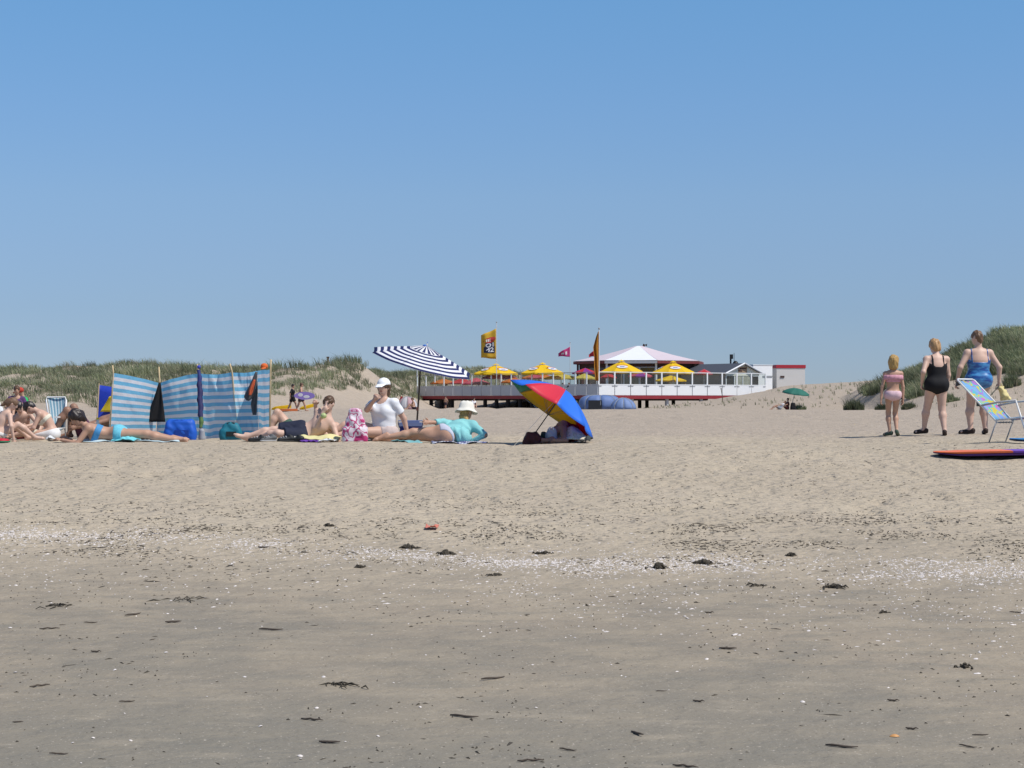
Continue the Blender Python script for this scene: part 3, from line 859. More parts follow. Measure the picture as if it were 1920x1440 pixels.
def build_terrace():
    T = thing('pavilion_terrace', 'raised timber terrace of the beach pavilion with white windscreen and red edge board', 'terrace', (CX[0], CX[1], g(CX[0], CX[1])))
    LR, LL = 2.0 * NR, 2.02 * NL
    m = MB(); m.box(on_deck(LR / 2, LL / 2, -.19), (LR - .2, LL - .2, .18), RD, LD); m.build('deck', PLANK, T)
    m = MB(); m.box(on_deck(LR / 2, -.02, -.19), (LR + .12, .12, .36), RD, LD); m.build('edge_board', DKRED, T)
    m = MB(); m.box(on_deck(-.02, LL / 2 + .1, -.19), (.12, LL, .36), RD, LD); m.build('edge_board', DKRED, T)
    # windscreen: solid panel, pane, posts and rails, bay by bay
    for side, n, D, O, off in (('r', NR, RD, LD, -.03), ('l', NL, LD, RD, -.03)):
        P0 = on_deck(0, 0) + O * off; pitch = 2.0 if side == 'r' else 2.02
        for i in range(n):
            c = P0 + D * (i + .5) * pitch
            k = MB(); k.box(c + UP * .52, (pitch - .09, .06, 1.02), D, O); k.build('windscreen_panel', WHITE if side == 'r' else GREYW, T)  # left panels: shade painted in with the greyer board colour
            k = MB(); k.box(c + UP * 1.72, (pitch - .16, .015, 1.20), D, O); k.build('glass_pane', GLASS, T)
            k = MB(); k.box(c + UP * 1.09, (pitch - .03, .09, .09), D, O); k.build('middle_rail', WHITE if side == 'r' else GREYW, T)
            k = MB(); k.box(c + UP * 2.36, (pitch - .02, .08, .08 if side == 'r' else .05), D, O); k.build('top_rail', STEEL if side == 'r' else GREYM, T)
            if side == 'r':
                for sg in (-1, 1):
                    k = MB(); k.box(c + D * sg * (pitch / 2 - .20) + UP * .96 - O * .05, (.30, .05, .05), D, O); k.build('clamp', GREYM, T)
        for i in range(n + 1):
            if side == 'l' and i == 0: continue
            k = MB(); w = .15 if side == 'r' else .12
            k.box(P0 + D * i * pitch + UP * 1.74 + O * .005, (w, .11, 1.28), D, O)
            k.box(P0 + D * i * pitch + UP * .53 + O * .12, (.08, .1, 1.06), D, O)
            k.build('post', WHITE, T)
    # piles and braces under the deck
    for l in np.arange(.9, LL - .3, 2.35):
        p = on_deck(.35, l); z0 = g(p[0], p[1]) - .3
        k = MB(); k.tube([V(p[0], p[1], z0), V(p[0], p[1], ZD - .3)], .23, 10); k.build('pile', PILE, T)
    for r in (4.5, 9., 13.5):
        for l in np.arange(.4, LL - .3, 4.7):
            p = on_deck(r, l); z0 = g(p[0], p[1]) - .3
            if z0 > ZD - .5: continue
            k = MB(); k.tube([V(p[0], p[1], z0), V(p[0], p[1], ZD - .3)], .2, 8); k.build('pile', PILE if l > 1 else GREYW, T)
    for a, b in ((1, 4), (14, 11.5), (19, 22), (27, 24.5), (31, 34)):
        p, q = on_deck(.4, a), on_deck(.4, b)
        k = MB(); k.tube([V(p[0], p[1], ZD - .35), V(q[0], q[1], g(q[0], q[1]) + .1)], .06, 6); k.build('brace', GREYM, T)
    # joists behind the edge board
    k = MB(); k.box(on_deck(.5, LL / 2, -.45), (.25, LL - 1, .2), RD, LD); k.build('joist', PILE, T)
    k = MB(); k.box(on_deck(LR * .35, .6, -.45), (LR * .62, .25, .2), RD, LD); k.build('joist', PILE, T)
build_terrace()

def build_hall():
    c = V((1198 - 960) / FPX * 216, 216, 0); R = 7.6
    T = thing('pavilion_hall', 'eight-sided pavilion hall with pale tent-shaped roof and dark red eaves', 'building', (c[0], c[1], ZD))
    th = [math.radians(-33.5 + 45 * i) for i in range(8)]
    vec = lambda a, r: V(c[0] + r * math.sin(a), c[1] - r * math.cos(a), 0)
    ze, za = 5.92, 7.74
    rw = mat('roof_white', (.74, .75, .78), .6, .04, 1.5); rp = mat('roof_pink', (.60, .51, .54), .6, .06, 1.2)
    for i in range(8):
        a0, a1 = th[i], th[(i + 1) % 8]
        e0, e1 = vec(a0, R) + UP * ze, vec(a1, R) + UP * ze; ap = V(c[0], c[1], za)
        t0, t1 = ap + (e0 - ap) * .05, ap + (e1 - ap) * .05
        k = MB(); n_ = 5
        Pg = np.array([[(e0 * (1 - u) + e1 * u) * (1 - v) + (t0 * (1 - u) + t1 * u) * v - UP * .18 * math.sin(math.pi * v) * .6 for v in np.linspace(0, 1, n_)] for u in np.linspace(0.004, .996, 4)])
        k.sheet(Pg, .05); k.build('roof_panel', rw if i % 8 in (0, 4) else rp, T)
        k = MB(); f0, f1 = vec(a0, R * .995), vec(a1, R * .995); mid = (f0 + f1) / 2; L = np.linalg.norm(f1 - f0)
        k.box(mid + UP * (ze - .2), (L - .02, .06, .26), f1 - f0, np.cross(UP, f1 - f0)); k.build('eaves_board', mat('eaves_brown', (.20, .05, .05), .6, .15, 2) if i != 0 else GREYW, T)
        w0, w1 = vec(a0, R * .9), vec(a1, R * .9); mid = (w0 + w1) / 2; L = np.linalg.norm(w1 - w0); dx = nrm(w1 - w0); dy = np.cross(UP, dx)
        k = MB(); k.box(mid + UP * (ZD + .5), (L - .02, .12, 1.0), dx, dy); k.build('wall', DKBR, T)
        k = MB(); k.box(mid + UP * (ze - .45), (L - .02, .12, .5), dx, dy); k.build('wall', DKBR, T)
        for j in range(3):
            cc = mid + dx * (j - 1) * L / 3
            k = MB(); k.box(cc + UP * ((ZD + 1 + ze - .7) / 2), (L / 3 - .18, .05, ze - .7 - ZD - 1.0), dx, dy)
            w = k.build('window', DARKGLASS if j != 1 else mat('dull_pane', (.16, .16, .12), .2, .4, 1.2, .5), T)
            k = MB()
            for sg in (-1, 1): k.box(cc + dx * sg * (L / 6 - .05) + UP * ((ZD + 1 + ze - .7) / 2), (.09, .1, ze - .7 - ZD - 1.0), dx, dy)
            k.box(cc + UP * (ze - .74), (L / 3 - .06, .1, .08), dx, dy); k.box(cc + UP * (ZD + 1.04), (L / 3 - .06, .1, .08), dx, dy)
            fo = k.build('window_frame', GREYW if i == 0 else DKBR, w, V(*T.location))
        k = MB(); k.tube([vec(a0, R * .93) + UP * ZD, vec(a0, R * .93) + UP * (ze - .1)], .12, 8); k.build('corner_post', DKBR if i not in (0, 1) else WHITE, T)
    k = MB(); k.tube([V(c[0] + .55, c[1], za - .12), V(c[0] + .55, c[1], za + .06), V(c[0] + .9, c[1], za + .04)], .16, 8); k.build('roof_vent', DKBR, T)
build_hall()

def gable_lodge():
    o = on_deck(17.6, 1.3); W, Ln = 4.6, 8.0
    T = thing('pavilion_lodge', 'small white lodge with slate grey gable roof and wooden name board', 'building', (o[0], o[1], ZD))
    zE, zA = 4.55, 5.48
    A = lambda r, l, z: o + RD * r + LD * l + UP * (z - o[2])
    cream = mat('cream_board', (.78, .76, .66), .6, .05, 2)
    k = MB(); k.add([A(0, 0, zE - .35), A(W, 0, zE - .35), A(W, 0, zE), A(W / 2, 0, zA), A(0, 0, zE), A(0, .12, zE - .35), A(W, .12, zE - .35), A(W, .12, zE), A(W / 2, .12, zA), A(0, .12, zE)],
          [(0, 1, 2, 3, 4), (9, 8, 7, 6, 5), (0, 5, 6, 1), (1, 6, 7, 2), (4, 9, 5, 0)]); k.build('gable_wall', cream, T)
    for i in range(4):
        k = MB(); k.box(A(W * (i + .5) / 4, .05, (ZD + 1 + zE - .4) / 2), (W / 4 - .12, .04, zE - .4 - ZD - 1), RD, LD); w = k.build('window', DARKGLASS if i in (0, 3) else mat('curtained_pane', (.36, .36, .30), .3, .4, 2.5, .5), T)
        k = MB(); k.box(A(W * i / 4 + .04, .02, (ZD + 1 + zE - .4) / 2), (.1, .1, zE - .4 - ZD - 1), RD, LD); k.build('window_frame', WHITE, w, V(*T.location))
    k = MB(); k.box(A(W / 2, .06, ZD + .5), (W, .1, 1.0), RD, LD); k.build('lower_wall', WHITE, T)
    k = MB(); k.box(A(.06, Ln / 2 + .1, (ZD + zE) / 2), (.1, Ln - .2, zE - ZD), RD, LD); k.build('side_wall', mat('lodge_side', (.30, .29, .27), .6, .2, 1), T)
    slate = mat('slate_roof', (.075, .08, .095), .6, .2, 4)
    for sg in (0, 1):
        e = -.3 if sg == 0 else W + .3
        P = np.array([[A(e + (W / 2 - e) * v, -.35 + (Ln + .35) * u, zE - .12 + (zA + .03 - zE + .12) * v) for v in np.linspace(0, 1, 4)] for u in np.linspace(0, 1, 6)])
        k = MB(); k.sheet(P, .08); k.build('roof_slope', slate, T)
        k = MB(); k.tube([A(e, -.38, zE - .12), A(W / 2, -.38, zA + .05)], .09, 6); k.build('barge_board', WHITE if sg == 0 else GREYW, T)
    wood = mat('sign_wood', (.36, .25, .16), .7, .25, 5)
    k = MB(); k.box(A(W * .5, -.06, 4.86), (1.15, .06, .62), RD, LD); b = k.build('name_board', wood, T)
    k = MB(); k.box(A(W * .5, -.10, 4.98), (.9, .02, .12), RD, LD); k.box(A(W * .42, -.10, 4.72), (.5, .02, .14), RD, LD); k.build('board_stripe', DKBR, b, V(*T.location))
    # roof furniture
    p = pt(1370, 684, 212); k = MB(); k.tube([p - UP * .6, p + UP * 1.0], .10, 8); k.box(p + UP * .9 + V(.08, 0, 0), (.35, .3, .5)); k.build('flue', BLACKM, T)
    p = pt(1379, 684, 212); k = MB(); k.ell(p + UP * .05, (.33, .33, .4)); k.tube([p + UP * .2 - V(.15, 0, 0), p + UP * 1.3 - V(.15, 0, 0)], .03, 6); k.build('aerial_dome', BLACKM, T)
gable_lodge()

def annexes():
    o = pt(1412, 750, 209); o[2] = 1.0
    T = thing('store_building', 'flat-roofed bright white annexe between the lodge and the red-topped building', 'building', o)
    A = lambda r, l, z: V(o[0], o[1], 0) + RD * r + LD * l + UP * z
    W = 2.75
    k = MB(); k.box(A(W / 2, 2.5, 3.2), (W, 5, 4.4), RD, LD); k.build('wall', WHITE, T)
    k = MB(); k.box(A(W * .74, -.03, 4.18), (W * .5, .06, .16), RD, LD); k.build('shutter_slot', GREYM, T)
    k = MB(); k.box(A(W / 2, 2.5, 5.43), (W + .1, 5.1, .06), RD, LD); k.build('roof_edge', WHITE, T)
    o2 = pt(1455, 750, 210.5); o2[2] = 1.5
    T = thing('red_topped_building', 'pale block building with a broad red band along its flat roof', 'building', o2)
    D = nrm(V(.985, .17, 0)); E = np.cross(UP, D)
    A = lambda r, l, z: V(o2[0], o2[1], 0) + D * r + E * l + UP * z
    W = 3.25
    pale = mat('pale_render', (.64, .62, .59), .7, .05, 1)
    k = MB(); k.box(A(W / 2 + .1, 2.6, 3.15), (W, 5, 4.1), D, E); k.build('wall', pale, T)
    k = MB(); k.box(A(W / 2 + .1, 2.6, 5.28), (W + .14, 5.1, .36), D, E); k.build('roof_band', mat('band_red', (.42, .03, .045), .5, .08, 2), T)
    k = MB(); k.box(A(.75, .06, 4.15), (.45, .05, .2), D, E); k.build('wall_sign', DKBR, T)
annexes()

def deck_extras():
    # approach wall left of the terrace, store huts below the deck
    T = thing('ramp_wall', 'low grey board wall beside the left end of the terrace', 'wall', V(-13.2, 226, .5))
    for i in range(2):
        k = MB(); k.box(V(-12.7 + i * 1.08, 226.2 + i * .3, 1.5), (1.04, .1, 2.15), (.97, .25, 0), (-.25, .97, 0)); k.build('board', GREYW, T)
    for px0, px1, d, m_, lab in ((793, 813, 228, mat('hut_grey', (.32, .34, .37), .6, .08, 2), 'grey store hut under the terrace'),
                                (815, 851, 226, WHITE, 'white store hut under the terrace behind the dark piles')):
        p, q = pt(px0, 750, d), pt(px1, 750, d); w = q[0] - p[0]; z0 = g(p[0], d); h = 1.18
        T = thing('store_hut', lab, 'hut', (p[0] + w / 2, d + .6, z0))
        c = V(p[0] + w / 2, d + .6, z0 + h / 2)
        k = MB(); k.box(c, (w, 1.1, h)); k.build('wall', m_, T)
        k = MB(); k.box(c - V(0, .56, 0), (.03, .03, h * .96)); k.build('door_seam', GREYM, T)
    # flag poles
    def pole(px, ytop, d, lab, r=.05):
        p = deck_at(px, d); d = p[1]; zt = pt(px, ytop, d)[2]
        T = thing('flag_pole', lab, 'flag pole', p)
        k = MB(); k.tube([p, V(p[0], d, zt)], [r, r * .7], 8); k.build('pole', STEEL, T)
        k = MB(); k.ell(V(p[0], d, zt + .05), (r * 1.5, r * 1.5, r * 1.5), None, 8, 6); k.build('finial', GREYM, T)
        return T, p, zt
    def flag(name, lab, px0, px1, y0a, y1a, y0b, y1b, d, m_, wob=.12, th=.012, nx=14, ny=12, ph=0., ret=False):
        a0, a1, b0, b1 = pt(px1, y0a, d), pt(px1, y1a, d), pt(px0, y0b, d), pt(px0, y1b, d)
        P = np.zeros((nx, ny, 3))
        for i, u in enumerate(np.linspace(0, 1, nx)):
            for j, v in enumerate(np.linspace(0, 1, ny)):
                p = (a0 * (1 - u) + b0 * u) * (1 - v) + (a1 * (1 - u) + b1 * u) * v
                P[i, j] = p + V(0, wob * math.sin(u * 6.5 + v * 1.5 + ph) * u - .04, -.05 * math.sin(u * 6 + ph) * u)
        if ret: return P
        k = MB(); k.sheet(P, th)
        o = k.build(name, m_, None, a0, True); return tag(o, lab, 'flag'), P
    pole(931, 605, 210.6, 'tall thin pole flying the yellow printed flag')
    yel = mat('flag_yellow', (.72, .47, .05), .7, .12, 3, trans=.35)
    o, P = flag('flag', 'yellow flag printed with a red oval and white lettering on dark blue', 902, 930, 616, 673, 629, 671, 210.6, yel, .25)
    o.location = o.location
    B = V(*o.location)
    def onflag(u, v, lift=.03):
        nx, ny = P.shape[:2]; a = np.clip(u, 0, 1) * (nx - 1); b = np.clip(v, 0, 1) * (ny - 1); i = int(min(a, nx - 2)); j = int(min(b, ny - 2)); fa, fb = a - i, b - j
        return (P[i, j] * (1 - fa) + P[i + 1, j] * fa) * (1 - fb) + (P[i, j + 1] * (1 - fa) + P[i + 1, j + 1] * fa) * fb + V(0, -lift, 0)
    def decal(name, us, vs, m_, lift, shape=None, n=9):
        k = MB(); Q = np.array([[onflag(us[0] + (us[1] - us[0]) * u, vs[0] + (vs[1] - vs[0]) * v, lift) for v in np.linspace(0, 1, n)] for u in np.linspace(0, 1, n)])
        if shape == 'oval':
            c = onflag(sum(us) / 2, sum(vs) / 2, lift); vsx = [c]
            for t in range(20): vsx.append(onflag(sum(us) / 2 + (us[1] - us[0]) / 2 * math.cos(t * .31416), sum(vs) / 2 + (vs[1] - vs[0]) / 2 * math.sin(t * .31416), lift))
            k.add(vsx, [(0, 1 + t, 1 + (t + 1) % 20) for t in range(20)])
        else: k.sheet(Q)
        k.build(name, m_, o, B)
    navy = mat('print_navy', (.035, .045, .10), .7, .1, trans=.2); redp = mat('print_red', (.50, .06, .05), .7, .1, trans=.2); wht = mat('print_white', (.75, .75, .78), .7, .05, trans=.2)
    decal('dark_panel', (.08, .82), (.56, .80), navy, .03); decal('dark_panel', (.12, .72), (.42, .56), navy, .03)
    decal('red_oval', (.02, .86), (.22, .42), redp, .035, 'oval')
    for i in range(4): decal('oval_letter', (.24 + .12 * i, .31 + .12 * i), (.27, .37), wht, .05, n=3)
    def letters(txt, us, vs):
        cu = bpy.data.curves.new('t', 'FONT'); cu.body = txt; cu.size = 1; cu.offset = .03
        ob = bpy.data.objects.new('t', cu); COL.objects.link(ob)
        bpy.context.view_layer.update()
        me = bpy.data.meshes.new_from_object(ob.evaluated_get(bpy.context.evaluated_depsgraph_get()))
        co = np.array([v.co[:] for v in me.vertices]); fs = [tuple(p.vertices) for p in me.polygons]
        bpy.data.objects.remove(ob); bpy.data.curves.remove(cu); bpy.data.meshes.remove(me)
        mn, mx = co.min(0), co.max(0); q = (co - mn) / (mx - mn + 1e-9)
        k = MB(); k.add([onflag(us[1] - (us[1] - us[0]) * a[0], vs[1] - (vs[1] - vs[0]) * a[1], .06) for a in q], fs); k.build('lettering', wht, o, B)
    letters('O1', (.16, .70), (.43, .58)); letters('42', (.14, .66), (.60, .76))
    pole(1069, 643, 214, 'thin pole flying the pink flag', .04)
    pk = mat('flag_pink', (.60, .07, .25), .7, .15, 2, trans=.3)
    o, P = flag('flag', 'pink pennant with pale marks flying left of the hall', 1047, 1068.6, 650, 669, 662, 668, 214, pk, .2, ph=1)
    B = V(*o.location)
    decal('pale_mark', (.25, .40), (.35, .75), wht, .03, n=3); decal('pale_mark', (.52, .75), (.40, .70), wht, .03, n=3)
    pole(1123.2, 617, 193.6, 'tall white corner pole of the terrace with the orange banner', .07)
    og = mat('flag_orange', (.50, .22, .03), .75, .2, 2.5, trans=.3)
    P = np.zeros((9, 20, 3))
    for j, v in enumerate(np.linspace(0, 1, 20)):
        y = 622 + 92 * v; wpx = np.interp(v, [0, .12, .32, .5, .75, 1], [1, 5, 10, 8, 7.5, 5])
        for i, u in enumerate(np.linspace(0, 1, 9)):
            P[i, j] = pt(1122.4 - wpx * u - (1.5 * v * u), y, 193.6) + V(0, -.10 + .28 * math.sin(u * 9 + v * 3) * u, 0)
    k = MB(); k.sheet(P, .012); o = k.build('flag', og, None, P[0, 0], True); tag(o, 'long orange banner hanging limp on the terrace corner pole', 'flag')
    pole(1118.5, 650, 205, 'short pole with the red pennant half hidden by the orange banner', .04)
    rd = mat('flag_red', (.55, .04, .06), .7, .12, 2, trans=.3)
    flag('flag', 'small red pennant beside the orange banner', 1104, 1118, 655, 668, 664, 669, 205, rd, .12, ph=2)
    p = pt(782, 728, 224.6); T = thing('lamp_post', 'thin white lamp post at the left end of the terrace', 'lamp post', p - UP * .9)
    k = MB(); k.tube([p - UP * .9, pt(782, 688, 224.6)], .05, 8); k.build('pole', STEEL, T); k = MB(); k.ell(pt(782, 687, 224.6), (.10, .10, .18), None, 8, 6); k.build('lamp', WHITE, T)
    # wooden dune marker
    p = pt(615, 700, 176); z = float(Gs(np.array([p[0]]), np.array([176.]))[0])
    k = MB(); k.tube([V(p[0], 176, z - .3), V(p[0], 176, z + .5), V(p[0] - .02, 176, max(z + .9, pt(615, 681, 176)[2]))], [.11, .10, .09], 8); k.box(V(p[0], 175.9, max(z + .85, pt(615, 683, 176)[2])), (.26, .06, .14))
    tag(k.build('marker_post', mat('old_wood', (.11, .075, .055), .85, .25, 8), None, (p[0], 176, z)), 'dark weathered wooden post on the grassy dune', 'post')
deck_extras()

def market_parasol(px, ypeak, yeave, half_px, d, m_, lab, group, n=8, rot=.2, logo=False, vent=True, zbase=None, valance=.16, m2=None):
    """standing parasol: pole, ribs, fabric panels"""
    d = dk(px, d, half_px / 18. + .5); s = FPX / d; R = half_px / s
    x = (px - 960) / s; zp = CAMZ + (750 - ypeak) / s; ze = CAMZ + (750 - yeave) / s
    zb = ZD if zbase is None else zbase
    T = thing('terrace_parasol', lab, 'parasol', (x, d, zb), group)
    k = MB(); k.tube([V(x, d, zb), V(x, d, zp)], .045, 8); k.tube([V(x, d, zb), V(x, d, zb + .08)], .3, 12); k.build('pole', STEEL, T)
    C = V(x, d, 0)
    dirv = lambda a: V(math.sin(a), -math.cos(a), 0)
    for i in range(n):
        a0, a1 = rot + 2 * math.pi * i / n, rot + 2 * math.pi * (i + 1) / n
        rows = []
        for v in np.linspace(0.02 if not vent else .10, 1, 6):
            row = []
            for u in np.linspace(0, 1, 5):
                e = (dirv(a0) * (1 - u) + dirv(a1) * u) * R * v
                z = zp + (ze - zp) * v ** 1.06 - .05 * R * math.sin(math.pi * u) * v * .5
                row.append(C + e + UP * z)
            rows.append(row)
        rows.append([p - UP * valance for p in rows[-1]])
        k = MB(); k.sheet(np.array(rows), .01); o = k.build('canopy_panel', m_ if (m2 is None or i % 2) else m2, T)
        if logo and i in (0, n - 2):
            am = (a0 + a1) / 2; e = dirv(am) * R * .93 * .62; nn = nrm(dirv(am) * (zp - ze) + UP * R * .93)
            c = C + e + UP * (zp + (ze - zp) * .62) + nn * .07; sx = np.cross(UP, dirv(am)); sy = np.cross(nn, sx)
            k = MB(); k.add([c] + [c + sx * .62 * math.cos(t * .3927) * (R / 2.5) + sy * .34 * math.sin(t * .3927) * (R / 2.5) for t in range(16)], [(0, 1 + t, 1 + (t + 1) % 16) for t in range(16)]); q = k.build('logo_oval', mat('print_white', (.75, .75, .78)), o, V(*T.location))
            k = MB(); k.sheet(np.array([[c + nn * .02 + (sx * math.cos(t) * rr * 1.75 + sy * math.sin(t) * rr) * (R / 2.5) for rr in (.36, .46)] for t in np.linspace(.5, 2.6, 9)])); k.build('logo_arc', mat('print_red', (.5, .06, .05)), o, V(*T.location))
            k = MB(); k.box(c + nn * .02, (.5 * R / 2.5, .12, .015), sx, sy, nn); k.build('logo_bar', mat('print_blue', (.12, .2, .5)), o, V(*T.location))
    if vent:
        for i in range(n):
            a0, a1 = rot + 2 * math.pi * i / n, rot + 2 * math.pi * (i + 1) / n
            k = MB(); k.add([C + UP * (zp + .16), C + dirv(a0) * R * .17 + UP * (zp + (ze - zp) * .10 + .08), C + dirv(a1) * R * .17 + UP * (zp + (ze - zp) * .10 + .08)], [(0, 1, 2)]); k.build('vent_cap', m_, T)
    for i in range(n):
        a0 = rot + 2 * math.pi * i / n
        k = MB(); k.tube([C + UP * (zp - .1), C + dirv(a0) * R * .985 + UP * (ze - .03)], .018, 5); k.build('rib', GREYM, T)
    return T
YEL = mat('parasol_yellow', (.88, .60, .02), .65, .05, 2, trans=.3)
GY = 'big yellow terrace parasols'; GS = 'small coloured terrace parasols'
market_parasol(930, 684, 700, 42, 209, YEL, 'yellow terrace parasol behind the tall yellow flag pole', GY, rot=.2, logo=True)
market_parasol(1017, 682, 699, 43, 205, YEL, 'yellow terrace parasol between the yellow flag and the pink pennant', GY, rot=.42, logo=True)
market_parasol(1165, 677, 696.5, 42, 199, YEL, 'yellow terrace parasol just right of the orange banner pole', GY, rot=-.38, logo=True)
market_parasol(1262, 679, 698, 41, 203, YEL, 'yellow terrace parasol in front of the right part of the hall roof', GY, rot=-.3, logo=True)
pc = lambda n_, c: mat('parasol_' + n_, c, .65, .06, 2, trans=.3)
RED_, ORA_, PUR_, PNK_, PYE_ = pc('red', (.58, .04, .05)), pc('orange', (.66, .20, .04)), pc('purple', (.28, .04, .30)), pc('rose', (.58, .10, .14)), pc('lemon', (.66, .52, .10))
for px, yp, ye, hp, d, m_, m2, lab in [(832, 710, 718, 27, 222, ORA_, None, 'orange parasol at the far left of the terrace'),
        (866, 709, 718, 24, 219, RED_, None, 'red parasol between the orange one and the blue striped beach parasol'),
        (893, 708, 719, 27, 216, PNK_, None, 'rose parasol below the tip of the blue striped beach parasol'),
        (936, 697, 708, 34, 214, PNK_, PUR_, 'rose and purple parasol under the yellow one by the flag pole'),
        (963, 708, 716, 24, 206, ORA_, None, 'orange parasol left of the rainbow beach umbrella'),
        (1010, 698, 708, 32, 210, PNK_, ORA_, 'rose and orange parasol behind the rainbow umbrella'),
        (1052, 700, 709, 36, 208, PYE_, None, 'pale yellow parasol between hall and rainbow umbrella'),
        (1097, 690, 699, 25, 207, RED_, PUR_, 'purple and red parasol in front of the dark hall corner'),
        (1096, 700, 709, 22, 203, PYE_, None, 'lemon parasol below the purple and red one'),
        (1140, 690, 699, 21, 199, RED_, PNK_, 'red parasol with pale edge under the yellow one by the banner'),
        (1141, 699, 707, 15, 202, RED_, None, 'lower red parasol beside the banner pole'),
        (1201, 696, 705, 25, 203, PUR_, PNK_, 'purple parasol behind the white windscreen'),
        (1258, 704, 713, 30, 207, YEL, None, 'low yellow parasol behind the white windscreen'),
        (1320, 692, 700, 17, 204, RED_, PNK_, 'red parasol at the left of the slate roofed lodge')]:
    market_parasol(px, yp, ye, hp, d, m_, lab, GS, rot=px * .7, vent=False, valance=.12, m2=m2)

# terrace tables
TBL = mat('table_top', (.62, .62, .60), .4, .1, 3)
def bistro_table(p, lab):
    T = thing('terrace_table', lab, 'table', p, 'terrace tables')
    k = MB(); k.tube([p + UP * .70, p + UP * .74], .5, 14); k.build('table_top', TBL, T)
    k = MB(); k.tube([p, p + UP * .03], .28, 10); k.tube([p + UP * .03, p + UP * .70], .04, 8); k.build('stem', GREYM, T)
for px, d, w_ in ((843, 220, 'under the orange parasol farthest along the terrace'), (905, 212, 'below the rose parasol'), (950, 207, 'just right of the yellow flag pole'), (1005, 206, 'under the rose and orange parasol'), (1060, 203, 'under the pale yellow parasol'),
                   (1100, 201, 'left of the orange banner pole'), (1150, 200, 'behind the first white windscreen bays'), (1180, 203, 'beside the person sitting with back to the windscreen'), (1215, 204, 'near the purple parasol'), (1290, 206, 'under the right-hand yellow parasol')):
    bistro_table(deck_at(px, dk(px, d)), 'round pedestal table ' + w_)
def terrace_chair(p, f, lab):
    f = nrm(f); w = np.cross(UP, f)
    T = thing('terrace_chair', lab, 'chair', p, 'terrace chairs')
    cm = mat('chair_dark', (.05, .045, .045), .5, .2, 5)
    k = MB(); k.box(p + UP * .44, (.42, .42, .05), f, w); k.build('seat', cm, T)
    k = MB(); k.box(p - f * .2 + UP * .86, (.04, .42, .42), f, w); k.build('backrest', cm, T)
    for a in (-1, 1):
        for b in (-1, 1):
            k = MB(); k.tube([p + f * .18 * a + w * .18 * b, p + f * .18 * a + w * .18 * b + UP * (.44 if a > 0 else 1.05)], .018, 5); k.build('leg', GREYM, T)
for px, d, fx, fy, w_ in ((850, 219.5, -1, .2, 'empty, at the table under the orange parasol'), (912, 211, -1, 0, 'under the person in black left of the flag pole'), (957, 206.5, -1, -.3, 'under the person in a white top'), (1012, 205.5, -1, .3, 'empty, under the rose and orange parasol'),
        (1067, 202.5, -1, 0, 'under the person in grey'), (1108, 200, -1, .4, 'under the person in black by the banner pole'), (1158, 199.6, -1, 0, 'under the person in wine red behind the second bay'), (1187, 202.6, -.6, 1, 'under the person with back to the windscreen'),
        (1222, 203.6, -1, .3, 'under the person in wine red near the purple parasol'), (1297, 205.6, -.5, .8, 'empty, under the right-hand yellow parasol'), (1330, 206, .2, -1, 'under the person beside the lodge'), (1245, 204.5, 0, 1, 'empty, below the low yellow parasol')):
    terrace_chair(deck_at(px, dk(px, d)), V(fx, fy, 0), 'dark slim terrace chair ' + w_)

# tents on the sand in front of the terrace
def dome_tent(px0, px1, ytop, ybase, d, m_, lab, door=None, squash=1.0, cabin=False, stripes=None):
    a, b = pt(px0, ybase, d), pt(px1, ybase, d); w = (b[0] - a[0]) / 2; cx = (a[0] + b[0]) / 2; z0 = g(cx, d); h = CAMZ + (750 - ytop) / FPX * d - z0
    T = thing('beach_tent', lab, 'tent', (cx, d, z0)); n = 8; e = .45 if cabin else 1.0
    for i in range(n):
        a0, a1 = 2 * math.pi * i / n, 2 * math.pi * (i + 1) / n
        P = np.array([[V(cx, d, z0) + V(math.sin(t) * w * math.cos(ph) ** e, -math.cos(t) * w * .8 * math.cos(ph) ** e, h * math.sin(ph) ** (.7 if cabin else 1)) for ph in np.linspace(0, math.pi / 2 * .985, 8)] for t in np.linspace(a0, a1, 4)])
        k = MB(); k.sheet(P, .01); k.build('canopy_panel', m_ if not stripes or i % 2 else stripes, T, None, True)
        k = MB(); k.tube([P[0][j] + UP * .01 for j in range(8)], .025, 5); k.build('tent_pole', GREYM, T)
    if door:
        k = MB(); P = np.array([[V(cx + u * w * .62 + w * door, d - w * .83 + .12 * v, z0 + .02 + v * h * .62) for v in np.linspace(0, 1, 4)] for u in np.linspace(-.5, .5, 4)]); k.sheet(P, .02); k.build('doorway', BLACKM, T)  # black sheet painted in for the shade inside the opening
TB = mat('tent_blue', (.16, .24, .47), .6, .1, 2, trans=.2); TB2 = mat('tent_slate_blue', (.20, .29, .52), .6, .1, 2, trans=.2)
dome_tent(1084, 1165, 741, 770, 152, TB, 'blue cabin tent with dark doorway pitched in front of the terrace', door=-.25, cabin=True)
dome_tent(1144, 1193, 746, 770, 150, TB2, 'rounded slate blue dome tent next to the cabin tent')
dome_tent(744, 784, 744, 771, 150, mat('tent_white', (.66, .64, .65), .6, .08, 2, trans=.3), 'white and red dome tent left of the terrace piles', stripes=mat('tent_pink', (.62, .40, .42), .6, .1, 2, trans=.3))
p = pt(752, 742, 150.5); k = MB(); k.add([p, p + V(.35, 0, -.35), p + V(-.15, .02, -.35), p + V(.02, .03, -.02)], [(0, 1, 2), (3, 2, 1)]); k.tube([p - UP * 1.2, p + UP * .02], .012, 5)
tag(k.build('pennant', RED_, None, p - UP * 1.2), 'little red pennant sticking up behind the white and red tent', 'flag')

